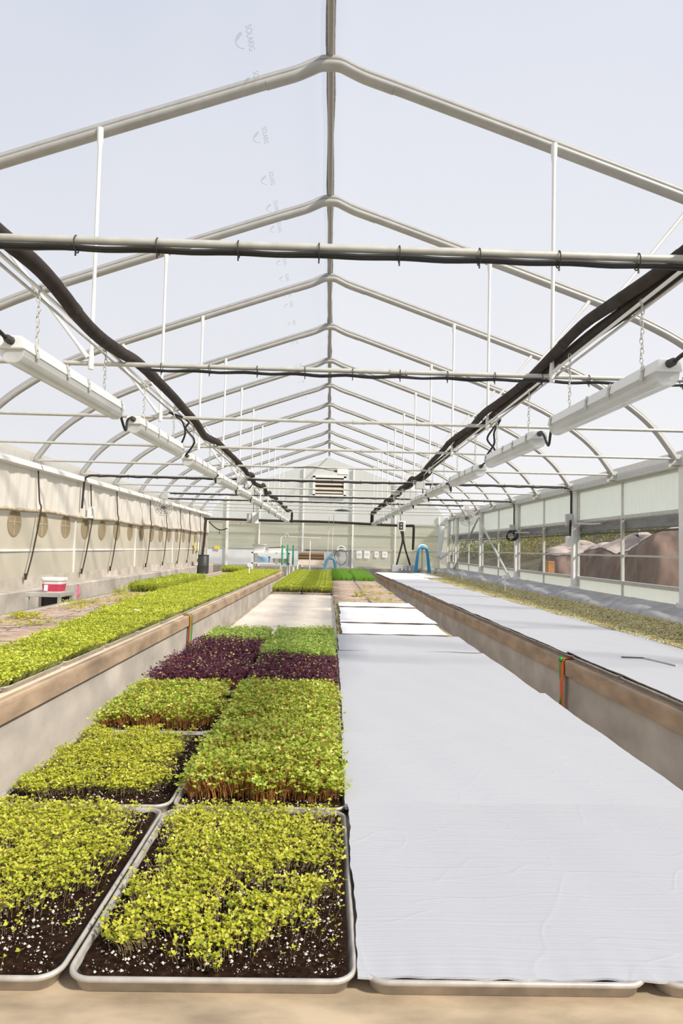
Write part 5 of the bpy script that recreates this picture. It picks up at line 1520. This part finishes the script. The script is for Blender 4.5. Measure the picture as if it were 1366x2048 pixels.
# grey valve box behind the right bench end
g = thing('valve_box', 'grey box with small chrome taps behind the right bench end', 'valve box', (2.75, 23.3, 0))
link('box_body', MB().box((2.75, 23.3, 0.83), (0.88, 0.30, 0.24)), M['grey_box'], g, bev=0.01)
for dx in (-0.38, 0.38): link('leg', MB().box((2.75 + dx, 23.3, 0.355), (0.05, 0.2, 0.71)), M['galv'], g)
for dx in (-0.10, 0.04, 0.18): link('tap', MB().tube([(2.75 + dx, 23.15, 0.82), (2.75 + dx, 23.06, 0.82), (2.75 + dx, 23.03, 0.77)], 0.024, 8).tube([(2.72 + dx, 23.10, 0.87), (2.78 + dx, 23.10, 0.87)], 0.014, 6), M['white_plastic'], g)
# papers on the end wall, yellow signs
for i, (x, z, w_, h_) in enumerate([(1.21, Z0 - 0.225, 0.20, 0.28), (1.50, Z0 - 0.22, 0.21, 0.28), (1.86, Z0 - 0.20, 0.15, 0.22), (2.17, Z0 - 0.20, 0.19, 0.22)]):
    g = thing('paper_sheet', ORD[i] + ' white sheet from the left in the row taped to the end wall', 'paper', (x, YEND - 0.01, z - h_ / 2), 'paper sheets on the end wall')
    R = Matrix.Rotation((-0.06, 0.05, 0.0, 0.02)[i], 3, 'Y')
    link('sheet', MB().box((x, YEND - 0.012, z), (w_, 0.004, h_), R), M['paper'], g)
    link('print', MB().box((x, YEND - 0.016, z + 0.04), (w_ * 0.6, 0.003, 0.012), R).box((x, YEND - 0.016, z + 0.01), (w_ * 0.65, 0.003, 0.012), R).box((x, YEND - 0.016, z - 0.03), (w_ * 0.5, 0.003, 0.012), R), M['grey_print'], g)
for lab, x, z in (('yellow sticky trap card on the end wall near the left corner', -4.1, Z0 - 0.08),):
    solo('sticky_card', MB().box((x, YEND - 0.02, z), (0.22, 0.006, 0.12), Matrix.Rotation(0.15, 3, 'Y')), M['yellow'], lab, 'sign', (x, YEND - 0.02, z))
for i, (y, mt_) in enumerate(((22.0, 'yellow'), (22.5, 'paper'))):
    solo('wall_card', MB().box((XL + 0.09, y, Z0 - 0.06), (0.006, 0.28, 0.28), Matrix.Rotation(0.2, 3, 'X')), M[mt_], ('yellow' if i == 0 else 'white') + ' card hanging on the left wall above the black barrel', 'sign', (XL + 0.09, y, Z0 - 0.06))
g = thing('black_barrel', 'black barrel standing on the ledge in the far left corner', 'barrel', (XL + 0.27, 21.6, 0))
link('barrel_body', MB().lathe((XL + 0.44, 21.6, 0.0), [(0, 0), (0.17, 0), (0.18, 0.02), (0.18, 0.4), (0.186, 0.42), (0.18, 0.44), (0.18, 0.8), (0.186, 0.82), (0.18, 0.84), (0.178, 1.16), (0.15, 1.18), (0, 1.18)], 20), M['dark_grey'], g)
link('lid_ring', MB().torus((XL + 0.44, 21.6, 1.165), 0.178, 0.010, None, 20, 6), M['black_rubber'], g)
g['label'] = 'tall black barrel standing against the far left wall'
solo('white_cup', MB().lathe((XL + 0.42, 22.15, 0.81), [(0, 0), (0.05, 0), (0.06, 0.16), (0.05, 0.2), (0, 0.2)], 12).box((XL + 0.30, 22.15, 0.80), (0.30, 0.12, 0.02)), M['white_plastic'], 'small white bottle beside the black barrel', 'bottle', (XL + 0.40, 22.15, 0.79))
# long white hanging sleeve in the right corner
g = thing('film_sleeve', 'long translucent white sleeve hanging in the right back corner', 'tube', (3.95, 22.6, Z0 - 0.2))
link('sleeve', MB().tube([(3.98, 22.6, Z0 + 0.85), (3.94, 22.6, Z0 + 0.3), (3.86, 22.6, Z0 - 0.18)], [0.09, 0.085, 0.08], 10), M['white_sheet'], g)
link('end_bundle', MB().tube(crom([(3.86, 22.6, Z0 - 0.18), (3.95, 22.58, Z0 - 0.24), (4.08, 22.56, Z0 - 0.13), (4.20, 22.56, Z0 - 0.10)], 4), [0.06 + 0.015 * sin(i * 2.0) for i in range(13)], 8), M['white_plastic'], g)
# hose drop in the left corner
solo('corner_cable', MB().tube(crom([(-4.30, 23.7, Z0 + 0.85), (-4.05, 23.8, Z0 + 0.62), (-3.85, 23.85, Z0 + 0.56), (-3.66, 23.9, Z0 + 0.62)], 5).__add__([Vector((-3.66, 23.9, Z0 + 0.62))]), 0.022, 6).tube([(-3.92, 23.84, Z0 + 0.57), (-3.92, 23.84, Z0 + 0.40)], 0.012, 6), M['black_rubber'], 'sagging black cable in the left corner of the end wall', 'cable', (-4.3, 23.7, Z0 + 0.6))

# ------------------------------------------------------------------ outside
struct('ground', MB().grid(lambda u, v: (-60 + 120 * u, -20 + 110 * v, -0.02), 6, 6, smooth=False), M['field'])
struct('ground_strip', MB().grid(lambda u, v: (4.75 + 7 * u, -5 + 75 * v, 0.0), 4, 10, smooth=False), M['bank'])
rr = random.Random(5)
def back_hill(u, v):
    x = -45 + 75 * u; y = 28 + 60 * v
    q = min(1.0, max(0.0, (x - 6.5) / 3.0)); y0 = 28 + 34 * q * q * (3 - 2 * q)
    w = max(0.0, (y - y0) / (88 - y0))
    return (x, y, -0.03 + 5.0 * w ** 1.1 * (1 + 0.06 * sin(x * 0.2)) + 0.05 * w * sin(x * 1.3 + y))
struct('hillside', MB().grid(back_hill, 75, 40), M['field'])
def bank(u, v):
    x = 9.5 + 16 * u; y = 2 + 66 * v
    return (x, y, -0.02 + 4.0 * u ** 0.8 + 0.25 * sin(y * 0.7 + x) * u + 0.12 * sin(y * 2.3) * u)
struct('embankment', MB().grid(bank, 40, 90), M['bank'])
# scrub on the bank: one uncountable mass of leaves
rng = np.random.default_rng(9)
nb = 90000
u = rng.random(nb) ** 0.9; v = rng.random(nb)
bx_ = 9.7 + 15.5 * u; by_ = 4 + 62 * v
cl = vnoise(rng, bx_, by_, 0.8)
keep = rng.random(nb) < sm(cl, 0.35, 0.6) * sm(u, 0.10, 0.22)
bx_ = bx_[keep]; by_ = by_[keep]; u = u[keep]; cl = cl[keep]; n_ = len(bx_)
bz_ = 4.0 * u ** 0.8 + 0.05 + rng.random(n_) * (0.25 + 0.9 * sm(cl, 0.4, 0.8))
a = rng.random(n_) * 2 * pi; el = (rng.random(n_) - 0.2) * 1.2
d = np.stack([np.cos(a) * np.cos(el), np.sin(a) * np.cos(el), np.sin(el)], -1); s_ = np.stack([-np.sin(a), np.cos(a), 0 * a], -1)
lf = (0.05 + 0.09 * rng.random(n_))[:, None]
C_ = np.stack([bx_, by_, bz_], -1)
V = np.stack([C_, C_ + d * lf + s_ * lf * 0.4, C_ + d * lf * 2, C_ + d * lf - s_ * lf * 0.4], 1).reshape(-1, 3)
F = np.arange(n_ * 4).reshape(-1, 4)
me = np_mesh('undergrowth', V, F, None, np.repeat(np.clip(0.5 + 0.5 * (vnoise(rng, bx_, by_, 0.35) - 0.5) * 2 + 0.15 * rng.standard_normal(n_), 0, 1), 4))
o = link('undergrowth', me, M['bush']); tag(o, 'green and yellow scrub growing on the bank outside the right windows', 'plants', None, 'stuff')

def bale(label, cx_, cy_, w_, l_, h_, seed, mt_, cover=None):
    g = thing('wrapped_bale', label, 'bale', (cx_, cy_, -0.02))
    r_ = random.Random(seed); ph_ = [r_.uniform(0, 6.28) for _ in range(8)]
    def fn(u, v, gr=1.0, zcut=0.0):
        a = u * 2 * pi; t_ = v * pi / 2
        q = 0.5
        ca, sa = cos(a), sin(a)
        x = math.copysign(abs(ca) ** q, ca) * w_ / 2; y = math.copysign(abs(sa) ** q, sa) * l_ / 2
        k = max(0.0, cos(t_)) ** 0.38
        bumpy = 1 + 0.07 * sin(a * 3 + ph_[0] + v * 3) + 0.04 * sin(a * 7 + ph_[1] + v * 9) + 0.025 * sin(a * 15 + ph_[2] - v * 6)
        z = sin(t_) ** 0.8 * h_ * (1 + 0.10 * sin(x * 1.4 + ph_[3]) + 0.06 * sin(y * 2.2 + ph_[4]))
        return (cx_ + x * k * bumpy * gr, cy_ + y * k * bumpy * gr, -0.02 + z * gr)
    link('bale_body', MB().grid(fn, 56, 20), M[mt_], g)
    if cover:
        link('plastic_cover', MB().grid(lambda u, v: fn(u, cover + (1 - cover) * v + 0.05 * sin(u * 19 + ph_[5]) * (1 - v), 1.012), 56, 10), M['bale_plastic'], g)
    return g
bale('brown wrapped bale with white folded top nearest in the right windows', 6.9, 12.8, 2.0, 1.75, 1.83, 1, 'bale_wrap', 0.86)
bale('large brown wrapped bale second nearest in the right windows', 7.1, 14.75, 2.1, 1.9, 1.80, 2, 'bale_wrap', 0.80)
bale('low bale under pale plastic between the two brown lumps', 7.4, 16.7, 2.0, 1.7, 1.66, 3, 'bale_wrap', 0.72)
bale('farthest wrapped bale with pale plastic top seen left of the white post', 7.2, 18.8, 2.0, 2.1, 1.68, 4, 'bale_wrap', 0.72)
solo('timber_beam', MB().box((5.75, 16.2, 0.68), (0.18, 1.5, 0.22)).box((5.75, 16.75, 0.95), (0.16, 0.28, 0.7)).box((5.75, 15.6, 0.29), (0.18, 0.2, 0.62)), M['orange_wood'], 'orange brown timber lying against the bales outside', 'timber', (5.75, 16.2, -0.02))
# dark post outside
solo('fence_post', MB().tube([(8.6, 21.0, -0.02), (8.6, 21.0, 1.9)], 0.06, 8), M['dark_grey'], 'dark post standing outside beyond the bales', 'post', (8.6, 21.0, -0.02))
